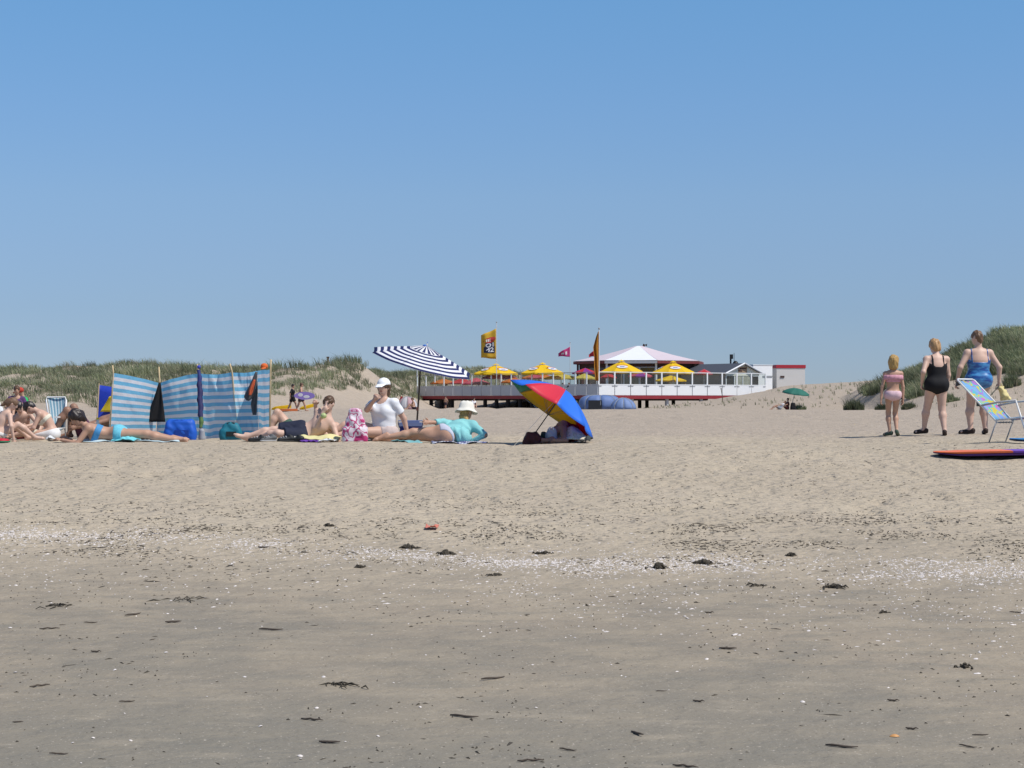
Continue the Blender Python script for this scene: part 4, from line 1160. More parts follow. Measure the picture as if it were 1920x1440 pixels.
# ------------------------------------------------------------------ people near the camera
HAIR_BLOND = mat('hair_blond', (.40, .25, .085), .5, .45, 60, .4); HAIR_BROWN = mat('hair_brown', (.10, .055, .03), .5, .5, 60, .4)
HAIR_DARK = mat('hair_dark', (.022, .014, .012), .45, .5, 60, .5); HAIR_RED = mat('hair_strawberry', (.42, .25, .115), .5, .45, 60, .4)
HAIR_MOUSE = mat('hair_mouse', (.17, .10, .06), .5, .45, 60, .4)
S_PALE, S_FAIR, S_TAN, S_BROWN = skin(0, SK_PALE), skin(1, SK_FAIR), skin(2, SK_TAN), skin(3, SK_BROWN)
BLACKC = mat('cloth_black', (.010, .010, .012), .8, .2, 10)
def at(px, py, d): return pt(px, py, d)
def gp(px, d, dz=0.):
    x = (px - 960) / FPX * d; return V(x, d, g(x, d) + dz)

# woman in the black swimsuit, walking away
d = 31.3; b = gp(1755, d)
P = Person('person walking away in a black swimsuit and dark sandals, short strawberry blond hair', 1.585, b + V(.01, 0, .838), (.02, .02, 1), (-.12, 1, 0), U2=(-.01, .10, 1), head=(-.10, .42, 1), headF=(-.4, 1, -.35),
    hands=((b + V(-.225, .02, .86), (-.3, -1, 0)), (b + V(.20, .14, .77), (1, -.6, 0))), feet=((b + V(-.15, .22, .085), (0, 1, .2)), (b + V(.115, -.10, .085), (0, 1, .2))), w=1.16, skin_mat=S_PALE,
    toes=((-.75, .66, -.02), (.22, .97, -.05)), curl=(.7, .9), base=b, head_s=.98, legw=1.0)
a_, f_, c_, l_, u_, ff_ = P.tors()
top = np.where(f_ < 0.02, .175 + .35 * np.maximum(np.abs(a_) - .028, 0) * 2, .225)
strap = np.minimum(.0085 - np.abs(np.abs(a_) - .058), .30 - c_)
reg = np.maximum(np.minimum(np.minimum(top - c_, u_ - (-.105 + .38 * np.abs(l_))), .30 - c_), np.minimum(strap, c_ - .1))
P.cloth('swimsuit', reg, BLACKC, .007)
P.hair(HAIR_RED, 'wavy')
for i in (0, 1): P.shoe(i, mat('sandal_brown', (.035, .022, .018), .7, .3, 12))
# woman in the blue swimsuit
d = 31.9; b = gp(1835, d)
P = Person('person walking away in a shiny blue swimsuit, short brown hair, bag in hand', 1.73, b + V(0, 0, .91), (.0, .02, 1), (-.05, 1, 0), U2=(0, .06, 1), head=(-.12, .05, 1), headF=(-.75, .9, -.1),
    hands=((b + V(-.35, .04, .885), (-.6, -1, 0)), (b + V(.35, .05, .875), (1, -.5, 0))), feet=((b + V(-.115, .08, .09), (0, 1, .2)), (b + V(.14, .12, .09), (0, 1, .2))), w=1.24, skin_mat=S_PALE,
    toes=((-.80, .6, -.02), (.1, 1, -.02)), curl=(1.0, 1.1), base=b, head_s=.95)
a_, f_, c_, l_, u_, ff_ = P.tors()
top = np.where(f_ < 0.02, .165 + .9 * np.maximum(np.abs(a_) - .066, 0), .225)
strap = np.minimum(.006 - np.abs(np.abs(a_) - .078), .30 - c_)
reg = np.maximum(np.minimum(np.minimum(top - c_, u_ - (-.105 + .36 * np.abs(l_))), .30 - c_), np.minimum(strap, c_ - .1))
def shiny_blue():
    m, n, bb = node_mat('swimsuit_blue')
    tc = n.nodes.new('ShaderNodeTexCoord'); nz = n.nodes.new('ShaderNodeTexNoise'); nz.inputs['Scale'].default_value = 11; nz.inputs['Detail'].default_value = 2
    mp = n.nodes.new('ShaderNodeMapping'); mp.inputs['Scale'].default_value = (.8, .8, 2.0); n.links.new(tc.outputs['Object'], mp.inputs[0]); n.links.new(mp.outputs[0], nz.inputs['Vector'])
    cr = n.nodes.new('ShaderNodeValToRGB'); e = cr.color_ramp.elements; e[0].position = .38; e[0].color = (.014, .06, .25, 1); e[1].position = .64; e[1].color = (.055, .25, .52, 1)  # navy to light blue paints the suit's shade and gloss into its colour
    n.links.new(nz.outputs['Fac'], cr.inputs[0]); n.links.new(cr.outputs[0], bb.inputs['Base Color']); bb.inputs['Roughness'].default_value = .32; bb.inputs['Specular IOR Level'].default_value = .6
    return m
P.cloth('swimsuit', reg, shiny_blue(), .007)
P.hair(HAIR_MOUSE, 'short')
for i in (0, 1): P.shoe(i, mat('sandal_brown', (.035, .022, .018)))
BLUE_L, BLUE_R = P.wr[0], P.wr[1]
# child in the pink bikini
d = 31.1; b = gp(1674, d)
P = Person('child walking away in a pink frilled bikini, blond bobbed hair', 1.30, b + V(.0, 0, .675), (.03, .0, 1), (.0, 1, 0), U2=(.0, .02, 1), head=(.06, .06, 1), headF=(.3, 1, .0),
    hands=((b + V(-.20, -.02, .57), (-1, -.5, 0)), (b + V(.17, .0, .55), (1, -.4, 0))), feet=((b + V(-.035, .05, .07), (0, 1, .2)), (b + V(.055, -.04, .09), (0, 1, .2))), w=.90, skin_mat=S_TAN,
    toes=((-.5, .85, -.05), (.3, .9, -.2)), curl=(.5, .6), base=b, arms=.88, head_s=1.13, legw=.86, vox=.009)
PINK = mat('pink_print', (.60, .30, .36), .8, .25, 40); PINK2 = mat('pink_pale', (.66, .46, .50), .8, .2, 40)
P.brief(PINK2, top=.045, cut=.35, low=-.085)
k = MB()
ch = P.chest + P.U2 * .058 * P.H
ring = []
for t in np.linspace(0, 2 * math.pi, 37):
    r = 1 + .05 * math.sin(t * 14)
    ring.append([ch + P.L2 * math.sin(t) * .120 * P.H * r * (1 + .0 * q) + P.F2 * math.cos(t) * .078 * P.H * r - UP * (q * .062 * P.H) + P.L2 * math.sin(t) * .006 * q for q in (0, .5, 1)])
k.sheet(np.array(ring), .006); k.build('frilled_top', PINK, P.body, P.base, True)
P.band(PINK, 'bikini_top', -.03, .02)
P.hair(HAIR_BLOND, 'bob')
for i in (0, 1): P.shoe(i, mat('clog_green', (.05, .08, .055), .6, .2, 10))
CHILD_R = P.wr[1]

# woman in white T-shirt and cap, sitting
d = 27.6; b = gp(716, d)
P = Person('person sitting in a white T-shirt and white cap with a hand at the mouth', 1.64, b + V(.03, 0, .11), (.02, .10, 1), (-.42, -.9, 0), U2=(-.06, .04, 1), head=(.02, -.06, 1), headF=(-.34, -.94, -.12),
    hands=((b + V(.37, .02, .09), (.6, .6, .3)), (at(701, 751, 27.28), (-.8, .2, -.9))), feet=((b + V(-.66, -.33, .08), (.1, -.3, 1)), (b + V(-.76, -.1, .08), (-.1, .3, 1))), w=1.2, skin_mat=S_FAIR, fem=1.2,
    toes=((-.5, -.3, .8), (-.6, -.1, .8)), curl=(.15, 1.1), palm=(V(-.3, 0, -1), V(.6, .5, .2)), base=b)
P.shirt(mat('shirt_white', (.80, .81, .84), .8, .03, 10, trans=.08), .62, -.01, 1.06)
P.shorts(mat('shorts_pale', (.55, .45, .42), .8, .1), .35)
P.hair(HAIR_BROWN, 'bob'); P.face()
H = P.H; A3 = np.array([P.hL, P.hF, P.hU])
F = Field(np.array([P.hc]), .2, .009)
F.ell(P.hc + P.hU * .026 * H - P.hF * .004 * H, V(.057, .068, .056) * H, A3, 0.01)
cutz = (F.grid() - (P.hc + P.hU * .020 * H)) @ P.hU
F.f = np.maximum(F.f, -cutz)
F.cap(P.hc + P.hU * .024 * H + P.hF * .05 * H, P.hc + P.hU * .008 * H + P.hF * .105 * H, .044 * H, .036 * H, P.hL, .14, k=.008)
F.ell(P.hc + P.hU * .082 * H - P.hF * .004 * H, V(.006, .006, .004) * H, A3, .003)
blob('cap', F, mat('cap_white', (.80, .81, .82), .8, .04, 12), P.body, P.base)

# boy lying on his side
d = 27.2; b = gp(565, d)
P = Person('bare-chested person in navy shorts lying propped on an elbow, hand at the mouth', 1.56, b + V(0, 0, .13), (.93, .05, .25), (-.25, -.75, .6), U2=(.66, .10, .70), F2=(-.12, -.97, .05), head=(.06, -.16, 1), headF=(-.30, -.93, -.2),
    hands=((b + V(.34, -.24, .05), (1, .2, -.6)), (lambda q: q.hc + q.hF * .13 - q.hU * .13 - q.hL * .03, (-.9, .1, -1.6))), feet=((b + V(-.62, -.05, .06), (.1, -1, .3)), (b + V(-.80, -.10, .07), (.2, -.3, 1))), w=.96, skin_mat=S_PALE,
    toes=((-.75, -.4, .35), (-.85, -.3, .4)), curl=(.3, .9), palm=(V(0, 0, -1), V(.2, .8, .1)), base=b)
P.shorts(mat('shorts_navy', (.016, .02, .042), .8, .2, 14), .80, loose=1.22); P.hair(HAIR_BROWN, 'crop'); P.face()
BOY_HAND = P.wr[1]
# someone lying on the back behind him: knees up, one arm in the air
d = 28.7; b = gp(548, d)
Person('person lying on the back with bent knees and one arm raised, behind the propped-up bather', 1.55, b + V(0, 0, .12), (1, .05, .03), (0, -.05, 1), U2=(1, .1, .1), head=(1, .05, .25), headF=(.1, 0, 1),
    hands=((b + V(.42, .3, .05), (0, 1, 0)), (at(591, 758, 28.55), (-.3, -.6, -.6))), feet=((b + V(-.38, .13, .07), (-.1, .1, 1)), (b + V(-.36, -.09, .07), (-.2, -.1, 1))), w=1., skin_mat=S_FAIR,
    toes=((-.95, 0, -.1), (-.95, 0, -.1)), curl=(.4, 1.5), base=b).shorts(mat('shorts_green', (.05, .10, .07), .8, .2), .5)

# girl with bucket hat and turquoise top, lying on her side with her back to us
d = 27.3; b = gp(832, d)
P = Person('person in a turquoise hooded top and white bucket hat lying on one side', 1.62, b + V(.01, 0, .135), (.75, .62, .12), (.3, .6, -.5), U2=(.46, .66, .46), F2=(.4, .55, -.75), head=(.05, .2, 1), headF=(.6, .8, -.1),
    hands=((b + V(-.20, .02, .315), (-.1, -.4, .35)), (b + V(.38, .10, .04), (.8, -.3, .3))), feet=((b + V(-.98, -.10, .09), (-.1, -.2, 1)), (b + V(-.90, .10, .06), (-.1, .6, .6))), w=1.0, skin_mat=S_TAN, fem=1.1,
    toes=((-.8, -.1, -.45), (-.8, .3, .2)), curl=(.3, .4), base=b)
TURQ = mat('top_turquoise', (.27, .63, .64), .8, .12, 16, trans=.15)
P.shirt(TURQ, .9, .035, 1.16, 'hooded_top', False, .012, True)
F = Field(np.array([P.neck]), .2, .011); F.cap(P.neck - P.U2 * .03 * P.H + P.L2 * .05 * P.H, P.neck - P.U2 * .03 * P.H - P.L2 * .05 * P.H, .055, .055, k=.02); gz = F.grid(); F.f += (.01 * noise2(gz[..., 0] * 25, gz[..., 2] * 30 + gz[..., 1] * 9, 78)).astype(np.float32); blob('hood', F, TURQ, P.body, P.base)
F = Field(np.array([P.chest + V(.1, -.02, -.05), P.P + V(.3, 0, .0)]), .25, .011)          # the loose hem hangs down to the sand
F.cap(P.chest + V(.04, -.05, -.02), P.P + V(.26, -.06, -.03), .10, .10, k=.04); F.cap(P.P + V(.13, -.06, .07), P.P + V(.32, -.02, -.05), .06, .06, k=.05)
gz = F.grid(); F.f += .012 * noise2(gz[..., 0] * 34 + gz[..., 2] * 6, gz[..., 1] * 14, 77).astype(np.float32); F.f = np.maximum(F.f, -(gz[..., 2] - b[2] - .01)).astype(np.float32)
blob('draped_hem', F, TURQ, P.body, P.base)
P.brief(mat('bikini_lavender', (.47, .49, .58), .8, .1), top=.022, cut=.52, low=-.06)
P.hair(HAIR_BLOND, 'crop', extra=((P.hc - P.hF * .035 * P.H - P.hU * .03 * P.H, P.hc - P.hF * .05 * P.H - P.hU * .07 * P.H, .055, .05), (P.hc - P.hF * .05 * P.H - P.hU * .04 * P.H + V(.03, 0, 0), P.hc - P.hF * .06 * P.H - P.hU * .125 * P.H + V(.085, -.03, 0), .042, .026)))
H = P.H; A3 = np.array([P.hL, P.hF, P.hU]); k = MB()
prof = [(.001, .086), (.034, .084), (.054, .076), (.063, .054), (.069, .020), (.073, .012), (.092, -.006), (.101, -.014)]
rows = []
for r, z in prof:
    rows.append([P.hc + P.hU * (z + .004 * math.sin(t * 5)) * H + (P.hL * math.sin(t) * r * .94 + P.hF * math.cos(t) * r * 1.12) * H for t in np.linspace(0, 2 * math.pi, 33)])
k.sheet(np.array(rows), .004); k.build('bucket_hat', mat('hat_cream', (.72, .70, .62), .85, .06, 14), P.body, P.base, True)

# dark-haired woman reading on her front
d = 27.0; b = gp(222, d)
P = Person('dark-haired person in a blue bikini lying face down propped on the elbows', 1.62, b + V(0, 0, .125), (-1, -.06, .02), (-.02, 0, -1), U2=(-.90, -.12, .36), F2=(-.4, -.15, -.9), head=(-.50, -.22, .62), headF=(-.62, -.52, -.58),
    hands=((b + V(-.74, -.18, .05), (.7, -.4, -.5)), (b + V(-.70, .10, .05), (.7, .4, -.5))), feet=((b + V(.80, -.09, .06), (0, -.1, 1)), (b + V(.80, .10, .06), (0, .1, 1))), w=.98, skin_mat=S_TAN, fem=1.15,
    toes=((.9, -.1, -.25), (.9, .1, -.25)), curl=(.5, .5), palm=(V(0, 0, -1), V(0, 0, -1)), base=b)
BBLU = mat('bikini_blue', (.06, .25, .50), .7, .25, 30); P.band(BBLU, 'bikini_top', -.035, .02)
P.brief(mat('bikini_aqua', (.15, .50, .62), .7, .3, 40), top=.035, cut=.45, low=-.085); P.hair(HAIR_DARK, 'wavy'); P.face()
# dark-haired woman sitting side-on at the left
d = 28.0; b = gp(98, d)
P = Person('dark-haired person with cream striped bikini sitting with straight legs, leaning forward', 1.32, b + V(0, 0, .10), (-.25, 0, .9), (-1, -.1, 0), U2=(-.55, -.05, .55), head=(-.75, -.1, .35), headF=(-.7, -.15, -.85),
    hands=((b + V(-.40, -.12, .14), (.3, -.4, -.6)), (b + V(-.44, .14, .14), (.3, .4, -.6))), feet=((b + V(-.70, -.10, .06), (0, -.1, 1)), (b + V(-.72, .10, .06), (0, .1, 1))), w=.97, skin_mat=S_FAIR, fem=1.1,
    toes=((-.4, -.2, .9), (-.4, .2, .9)), curl=(.6, .6), base=b)
STR = mat('bikini_cream', (.66, .62, .50), .8, .2, 40); P.band(STR, 'bikini_top', -.03, .015); P.brief(mat('bikini_white', (.74, .73, .72), .8, .05), top=.05, cut=.2, low=-.10); P.hair(HAIR_DARK, 'short'); P.face()
# boy facing us
d = 28.9; b = gp(46, d)
P = Person('dark-haired bare-chested child sitting hunched between the ponytailed and the striped-bikini bathers', 1.24, b + V(0, 0, .09), (.0, -.42, .85), (.3, -.95, 0), U2=(-.02, -.62, .62), head=(.0, -.62, .62), headF=(.35, -.75, -.75),
    hands=((b + V(.13, -.33, .20), (.8, .2, -.5)), (b + V(.02, -.36, .18), (-.8, .2, -.5))), feet=((b + V(.26, -.34, .06), (.8, -.1, .6)), (b + V(-.22, -.36, .06), (-.8, -.1, .6))), w=.95, skin_mat=S_FAIR, toes=((-.3, -.9, 0), (.5, -.8, 0)), base=b)
P.shorts(mat('shorts_red', (.3, .04, .05), .8, .2), .7); P.hair(HAIR_DARK, 'short'); P.face()
# girl with ponytail at the edge
d = 27.4; b = gp(-6, d)
P = Person('bare-backed child with a dirty blond ponytail sitting with one arm on the sand', 1.24, b + V(0, 0, .09), (.25, .2, .9), (.75, .6, 0), U2=(.40, .22, .75), head=(.42, .1, .75), headF=(.85, .1, -.45),
    hands=((b + V(.02, .35, .12), (-.6, .6, .2)), (b + V(.27, -.12, .04), (.2, -.9, .1))), feet=((b + V(.34, .38, .06), (0, .2, 1)), (b + V(.50, .16, .06), (.1, -.1, 1))), w=.95, skin_mat=S_PALE, toes=((.8, .4, .2), (.9, .2, .1)), base=b)
P.brief(mat('trunks_white', (.7, .68, .66), .8, .1)); P.face()
P.hair(HAIR_MOUSE, 'pony', extra=((P.hc - P.hF * .065 * P.H, P.hc - P.hF * .10 * P.H - P.hU * .085 * P.H, .034, .018),))
# reclining person half hidden behind the windbreak
d = 29.4; b = gp(160, d)
P = Person('person reclining with both knees drawn up beside the striped windbreak', 1.66, b + V(0, 0, .12), (.85, .2, .30), (-.5, -.1, .85), U2=(.80, .15, .42), head=(.7, 0, .55), headF=(-.6, -.3, .6),
    hands=((b + V(-.12, -.30, .16), (.5, -.6, -.3)), (b + V(-.05, .32, .10), (.5, .6, -.3))), feet=((b + V(-.44, -.16, .07), (-.1, -.1, 1)), (b + V(-.27, .12, .07), (-.1, .1, 1))), w=1., skin_mat=S_BROWN, toes=((-1, -.1, 0), (-1, .1, 0)), base=b)  # brown skin tone has the windbreak's shade put into its colour
P.shorts(mat('shorts_plum', (.09, .03, .06), .8, .2), .45); P.hair(HAIR_DARK, 'short')
# under the rainbow umbrella
d = 27.5; b = gp(1072, d)
P = Person('person lying in the shade beneath the rainbow umbrella with one knee drawn up', 1.62, b + V(-.04, .05, .12), (.05, .99, .05), (0, -.1, 1), U2=(.0, .99, .12), head=(-.1, .97, .2), headF=(0, 0, 1),
    hands=((b + V(-.22, .3, .1), (-1, 0, 0)), (b + V(.10, .22, .22), (1, 0, .2))), feet=((b + V(-.30, -.60, .05), (-.3, .0, 1)), (b + V(-.13, -.66, .05), (.0, -.1, 1))), w=1., skin_mat=S_BROWN, toes=((-1, 0, 0), (-1, 0, 0)), base=b)
P.shorts(mat('shorts_wine', (.16, .015, .03), .8, .2), .7); P.shirt(mat('shirt_indigo', (.04, .05, .12), .8, .2), .6, .0, 1.08); P.hair(HAIR_DARK, 'short')

# ------------------------------------------------------------------ people farther off
def far_sitter(label, px, d, z, f, sk, top=None, bottom=None, hair=None, H=1.68, group=None, seat=.46, lean=0., vox=.035):
    x = (px - 960) / FPX * d; b = V(x, d, z); f = nrm(f); l = np.cross(UP, f)
    if seat > .3: ft = [b + f * .42 + l * s_ * .12 + UP * .08 for s_ in (1, -1)]
    else: ft = [b + f * .62 + l * s_ * .13 + UP * .07 for s_ in (1, -1)]
    P = Person(label, H, b + UP * (seat + .10 if seat > .3 else .12), UP + f * lean, f, hands=[(b + UP * (seat + .22) + f * .34 + l * s_ * .14, l * s_ * .8 - UP) for s_ in (1, -1)],
               feet=[(t, UP + f * .6) for t in ft], skin_mat=sk, vox=vox, fingers=False, base=b, group=group, toes=(f, f))
    if top: P.shirt(top, .6, -.01, 1.08)
    if bottom: P.shorts(bottom, .6)
    if hair: P.hair(hair, 'short')
    return P
def far_stander(label, px, d, f, sk, H=1.6, bottom=None, top=None, hair=None, stride=.25, hands=None, group=None, vox=.028, z=None, longs=False):
    x = (px - 960) / FPX * d; b = V(x, d, g(x, d) if z is None else z); f = nrm(f); l = np.cross(UP, f)
    hd = hands or [(b + UP * .5 * H + l * .14 * H * s_ + f * .06 * s_, l * s_ - f * .6) for s_ in (1, -1)]
    P = Person(label, H, b + UP * (.52 * H), UP + f * .04, f, hands=hd, feet=[(b + l * s_ * .05 * H + f * stride * s_ + UP * .07, f) for s_ in (1, -1)], skin_mat=sk, vox=vox, fingers=False, base=b, group=group, toes=(f, f))
    if top: P.shirt(top, .9 if longs else .6, -.01, 1.06)
    if bottom: P.shorts(bottom, .75)
    if hair: P.hair(hair, 'short')
    return P
far_stander('person in a black wetsuit walking over the sand beside a bather with a purple bodyboard', 548, 97, (1, -.1, 0), S_TAN, 1.40, mat('wetsuit_black', (.012, .012, .016), .6), mat('wetsuit_black', (.012, .012, .016), .6), HAIR_DARK, .24, longs=True)
x0 = (564 - 960) / FPX * 96.6; b0 = V(x0, 96.6, g(x0, 96.6))
P = far_stander('bare-chested person in dark trunks carrying a purple bodyboard under one arm', 564, 96.6, (1, .05, 0), S_TAN, 1.46, mat('trunks_dark', (.03, .02, .03), .7), None, HAIR_BROWN, .25,
                hands=[(b0 + V(.05, .16, .75), (-.4, 1, 0)), (b0 + V(.20, -.26, .80), (-.6, -1, 0))])
far_sitter('person in a white shirt sitting bent over behind the ponytailed child', 2, 45, g(*((2 - 960) / FPX * 45, 45)), (-.6, -.5, 0), S_FAIR, mat('shirt_white', (.8, .81, .84)), None, HAIR_BROWN, seat=.25, lean=.45, vox=.02)
far_sitter('person in a dark purple top sitting on the sand next to the one in green', 31, 60, g(*((31 - 960) / FPX * 60, 60)), (.3, -1, 0), S_TAN, mat('top_purple', (.09, .04, .12), .8), mat('trunks_dark', (.03, .02, .03)), HAIR_BROWN, seat=.15, lean=.15, vox=.022, H=1.9)
P = far_sitter('person in a bright green shirt and red cap sitting on the sand', 50, 62, g(*((50 - 960) / FPX * 62, 62)), (-.8, -.6, 0), S_TAN, mat('shirt_green', (.03, .42, .12), .8), mat('trunks_dark', (.03, .02, .03)), None, seat=.15, lean=.25, vox=.022, H=1.85)
k = MB(); k.ell(P.hc + P.hU * .045, (.125, .13, .10)); k.box(P.hc + P.hU * .05 + P.hF * .15, (.15, .16, .02), P.hL, P.hF, P.hU); k.build('cap', mat('cap_red', (.45, .05, .03), .8), P.body, P.base, True)
far_sitter('person sitting on the sand beside the white and red tent', 777, 147, g((777 - 960) / FPX * 147, 147), (-.9, -.3, 0), S_TAN, None, mat('trunks_dark', (.03, .02, .03)), HAIR_BROWN, seat=.2, lean=.2, H=1.75)
far_stander('tanned person in trunks standing under the terrace before the white hut', 836, 196, (-.5, -.8, 0), S_TAN, 1.45, mat('trunks_dark', (.03, .02, .03)), None, HAIR_DARK, .08, vox=.035)
far_sitter('dark-haired person in a white top crouching near the piles under the terrace', 887, 190, g((887 - 960) / FPX * 190, 190), (.5, -.8, 0), S_FAIR, mat('shirt_white', (.8, .81, .84)), mat('shorts_blue', (.06, .08, .3), .8), HAIR_DARK, seat=.4, lean=.3)
tops = {'white': mat('shirt_white', (.8, .81, .84)), 'black': mat('shirt_black', (.02, .02, .025), .8), 'blue': mat('shirt_blue', (.08, .15, .4), .8), 'wine': mat('shirt_wine', (.2, .03, .05), .8), 'olive': mat('shirt_olive', (.12, .13, .06), .8), 'grey': mat('shirt_grey', (.25, .26, .28), .8)}
for px, d, f, tn, hr, lab in [(837, 220.6, (1, .2, 0), 'black', HAIR_DARK, 'guest in black at the terrace table under the orange parasol'), (897, 212.6, (1, 0, 0), 'blue', HAIR_BROWN, 'guest in blue under the rose parasol on the terrace'),
        (912, 211, (-1, 0, 0), 'black', HAIR_DARK, 'guest in black left of the yellow flag pole on the terrace'), (944, 207.6, (1, .1, 0), 'black', HAIR_BROWN, 'guest in black right of the yellow flag pole on the terrace'), (957, 206.5, (-1, -.3, 0), 'white', HAIR_BROWN, 'guest in a white top on the terrace above the rainbow umbrella'),
        (1055, 203.6, (1, .1, 0), 'blue', HAIR_DARK, 'guest in blue at the terrace table left of the banner pole'), (1067, 202.5, (-1, 0, 0), 'grey', HAIR_MOUSE, 'guest in grey under the pale yellow parasol'), (1108, 200, (-1, .4, 0), 'black', HAIR_DARK, 'guest in black just left of the banner pole'),
        (1143, 200.6, (1, 0, 0), 'olive', HAIR_DARK, 'guest in olive behind the first white windscreen bay'), (1158, 199.6, (-1, 0, 0), 'wine', HAIR_BROWN, 'guest in wine red behind the second windscreen bay'), (1187, 202.6, (-.6, 1, 0), 'black', HAIR_DARK, 'guest in black sitting with back to the windscreen'),
        (1222, 203.6, (-1, .3, 0), 'wine', HAIR_DARK, 'guest in wine red near the purple parasol'), (1284, 206.6, (1, .3, 0), 'black', HAIR_BROWN, 'guest in black beneath the right-hand yellow parasol'), (1330, 206, (.2, -1, 0), 'wine', HAIR_BROWN, 'guest in wine red beside the small red parasol by the lodge')]:
    far_sitter('person: ' + lab if False else lab.replace('guest', 'person sitting'), px, dk(px, d), ZD, f, S_TAN, tops[tn], tops['black'], hr, group='guests on the terrace', vox=.045)

# ------------------------------------------------------------------ beach things near the camera
WOOD = mat('pale_wood', (.55, .42, .24), .7, .15, 20); WTUBE = mat('white_tube', (.74, .74, .73), .35, .04, 10, .5)
CHROME = mat('grey_tube', (.42, .42, .42), .35, .1, 10, .5)

def windbreak():
    T = thing('windbreak', 'blue and white striped cloth windbreak stretched on wooden poles', 'windbreak', gp(360, 28.7))
    PO = [(212, 700, 203, 28.3, 211, 685), (299, 719, 293, 29.6, 298, 688), (373, 700, 376, 29.2, 370, 683), (435, 698, 448, 28.7, 431, 682), (482, 695, 486, 28.9, None, None), (507, 692, 505, 28.0, 508, 674)]
    fab = stripe_mat('windbreak_cloth', ((.80, .78, .80), (.20, .52, .74)), 1, 9.0, .40, .42, .45, .012, .48)
    tops, bots = [], []
    for px, ty, bx, d, ppx, ppy in PO:
        t = pt(px, ty, d); x = (bx - 960) / FPX * d; bt = V(x, d - .02, g(x, d) + .012)
        tops.append(t); bots.append(bt)
        if ppx:
            k = MB(); k.tube([bt - UP * .25 + V(0, .02, 0), t + V(0, .02, 0), pt(ppx, ppy, d + .02)], .0125, 7); k.build('pole', WOOD, T, None, True)
    for i in range(len(PO) - 1):
        nu, nv = 26, 28; Q = np.zeros((nu, nv, 3)); sag = (.05, .05, .02, .018, .004)[i]; bul = (.13, .15, .08, .06, .03)[i]
        for a, u in enumerate(np.linspace(0.004, .996, nu)):
            for c, v in enumerate(np.linspace(0, 1, nv)):
                uu = u
                tp = tops[i] * (1 - uu) + tops[i + 1] * uu - UP * sag * 4 * u * (1 - u) * (1 if i > 1 else -.4)
                bt = bots[i] * (1 - uu) + bots[i + 1] * uu; bt[2] = g(bt[0], bt[1]) + .006
                p = bt * (1 - v) + tp * v
                bx = 4 * u * (1 - u) * math.sin(math.pi * min(v * .95 + .05, 1))
                p = p + V(0, bul * bx * (1 if i % 2 else -.6) + .05 * float(noise2(u * 3.1 + i * 7 + v * 2.2, v * 2.4 - u, 50)) * (.2 + 4 * u * (1 - u)) + .02 * float(noise2(u * 10 + v * 4, v * 6 - u * 9, 51)), .006 * float(noise2(u * 4 + i * 3, v * 3, 52)) * v)
                if i == 0: p = p - V(0, .05 * math.exp(-((u - .9) / .12) ** 2) * math.sin(v * 7), 0)          # tension folds towards the low corner
                Q[a, c] = p
        k = MB(); k.sheet(Q); k.build('cloth_panel', fab, T, None, True)
windbreak()

def hanging_cloth(name, label, cat, pts_l, pts_r, ys, d, m_, th=.012, wr=.012, nu=10, seed=1):
    """cloth that hangs between a left and a right outline (pixels of the photo's scale at distance d)"""
    nv = 18; Q = np.zeros((nu, nv, 3))
    for j, v in enumerate(np.linspace(0, 1, nv)):
        y = np.interp(v, np.linspace(0, 1, len(ys)), ys); l = np.interp(v, np.linspace(0, 1, len(ys)), pts_l); r = np.interp(v, np.linspace(0, 1, len(ys)), pts_r)
        for i, u in enumerate(np.linspace(0, 1, nu)):
            Q[i, j] = pt(l + (r - l) * u, y, d) + V(0, wr * math.sin(u * 9 + seed + v * 2) * (.3 + v) - .03 * math.sin(math.pi * u) * v, 0)
    k = MB(); k.sheet(Q, th); o = k.build(name, m_, None, Q[nu // 2, 0], True)
    return tag(o, label, cat)
hanging_cloth('black_garment', 'black garment hanging in a triangle from a windbreak pole', 'clothes', [298, 293, 284, 272], [300, 303, 307, 310], [717, 735, 760, 791], 29.35, BLACKC, .02, .02)
W = thing('hanging_wetsuit', 'grey and orange wetsuit hanging over the windbreak near its end pole', 'wetsuit', pt(481, 696, 28.45))
def strip(l, r, ys, d, m_, nm, th=.02, wr=.012):
    o = hanging_cloth(nm, None, None, l, r, ys, d, m_, th, wr); o.parent = W; o.location = V(*o.location) - V(*W.location)
WG = mat('wetsuit_grey', (.075, .078, .085), .7, .2, 14); WO = mat('wetsuit_orange', (.50, .10, .04), .7, .15, 14)
strip([479, 472, 462, 458, 464], [482, 481, 479, 475, 466], [697, 715, 735, 744, 751], 28.45, WG, 'upper_part')
strip([476, 471, 467, 468], [478, 477, 474, 470], [712, 722, 734, 741], 28.40, WO, 'orange_panel')
strip([479, 475, 471, 473, 475], [482, 482.5, 482, 481, 480], [715, 740, 757, 770, 778], 28.47, WG, 'leg_part')
p = pt(496, 693, 28.1); F = Field(np.array([p, p + V(.1, 0, .1)]), .12, .008); F.ell(p + V(-.005, 0, .045), (.055, .055, .05), k=.01); F.f = np.maximum(F.f, -(F.grid()[..., 2] - p[2] - .012)); F.cap(p + V(0, -.05, .02), p + V(-.02, -.09, .012), .035, .025, V(1, 0, 0), .25, k=.01)
tag(blob('sun_cap', F, mat('cap_orange', (.62, .13, .03), .8, .08, 12), None, p), 'orange cap perched on the windbreak edge beside the end pole', 'cap')

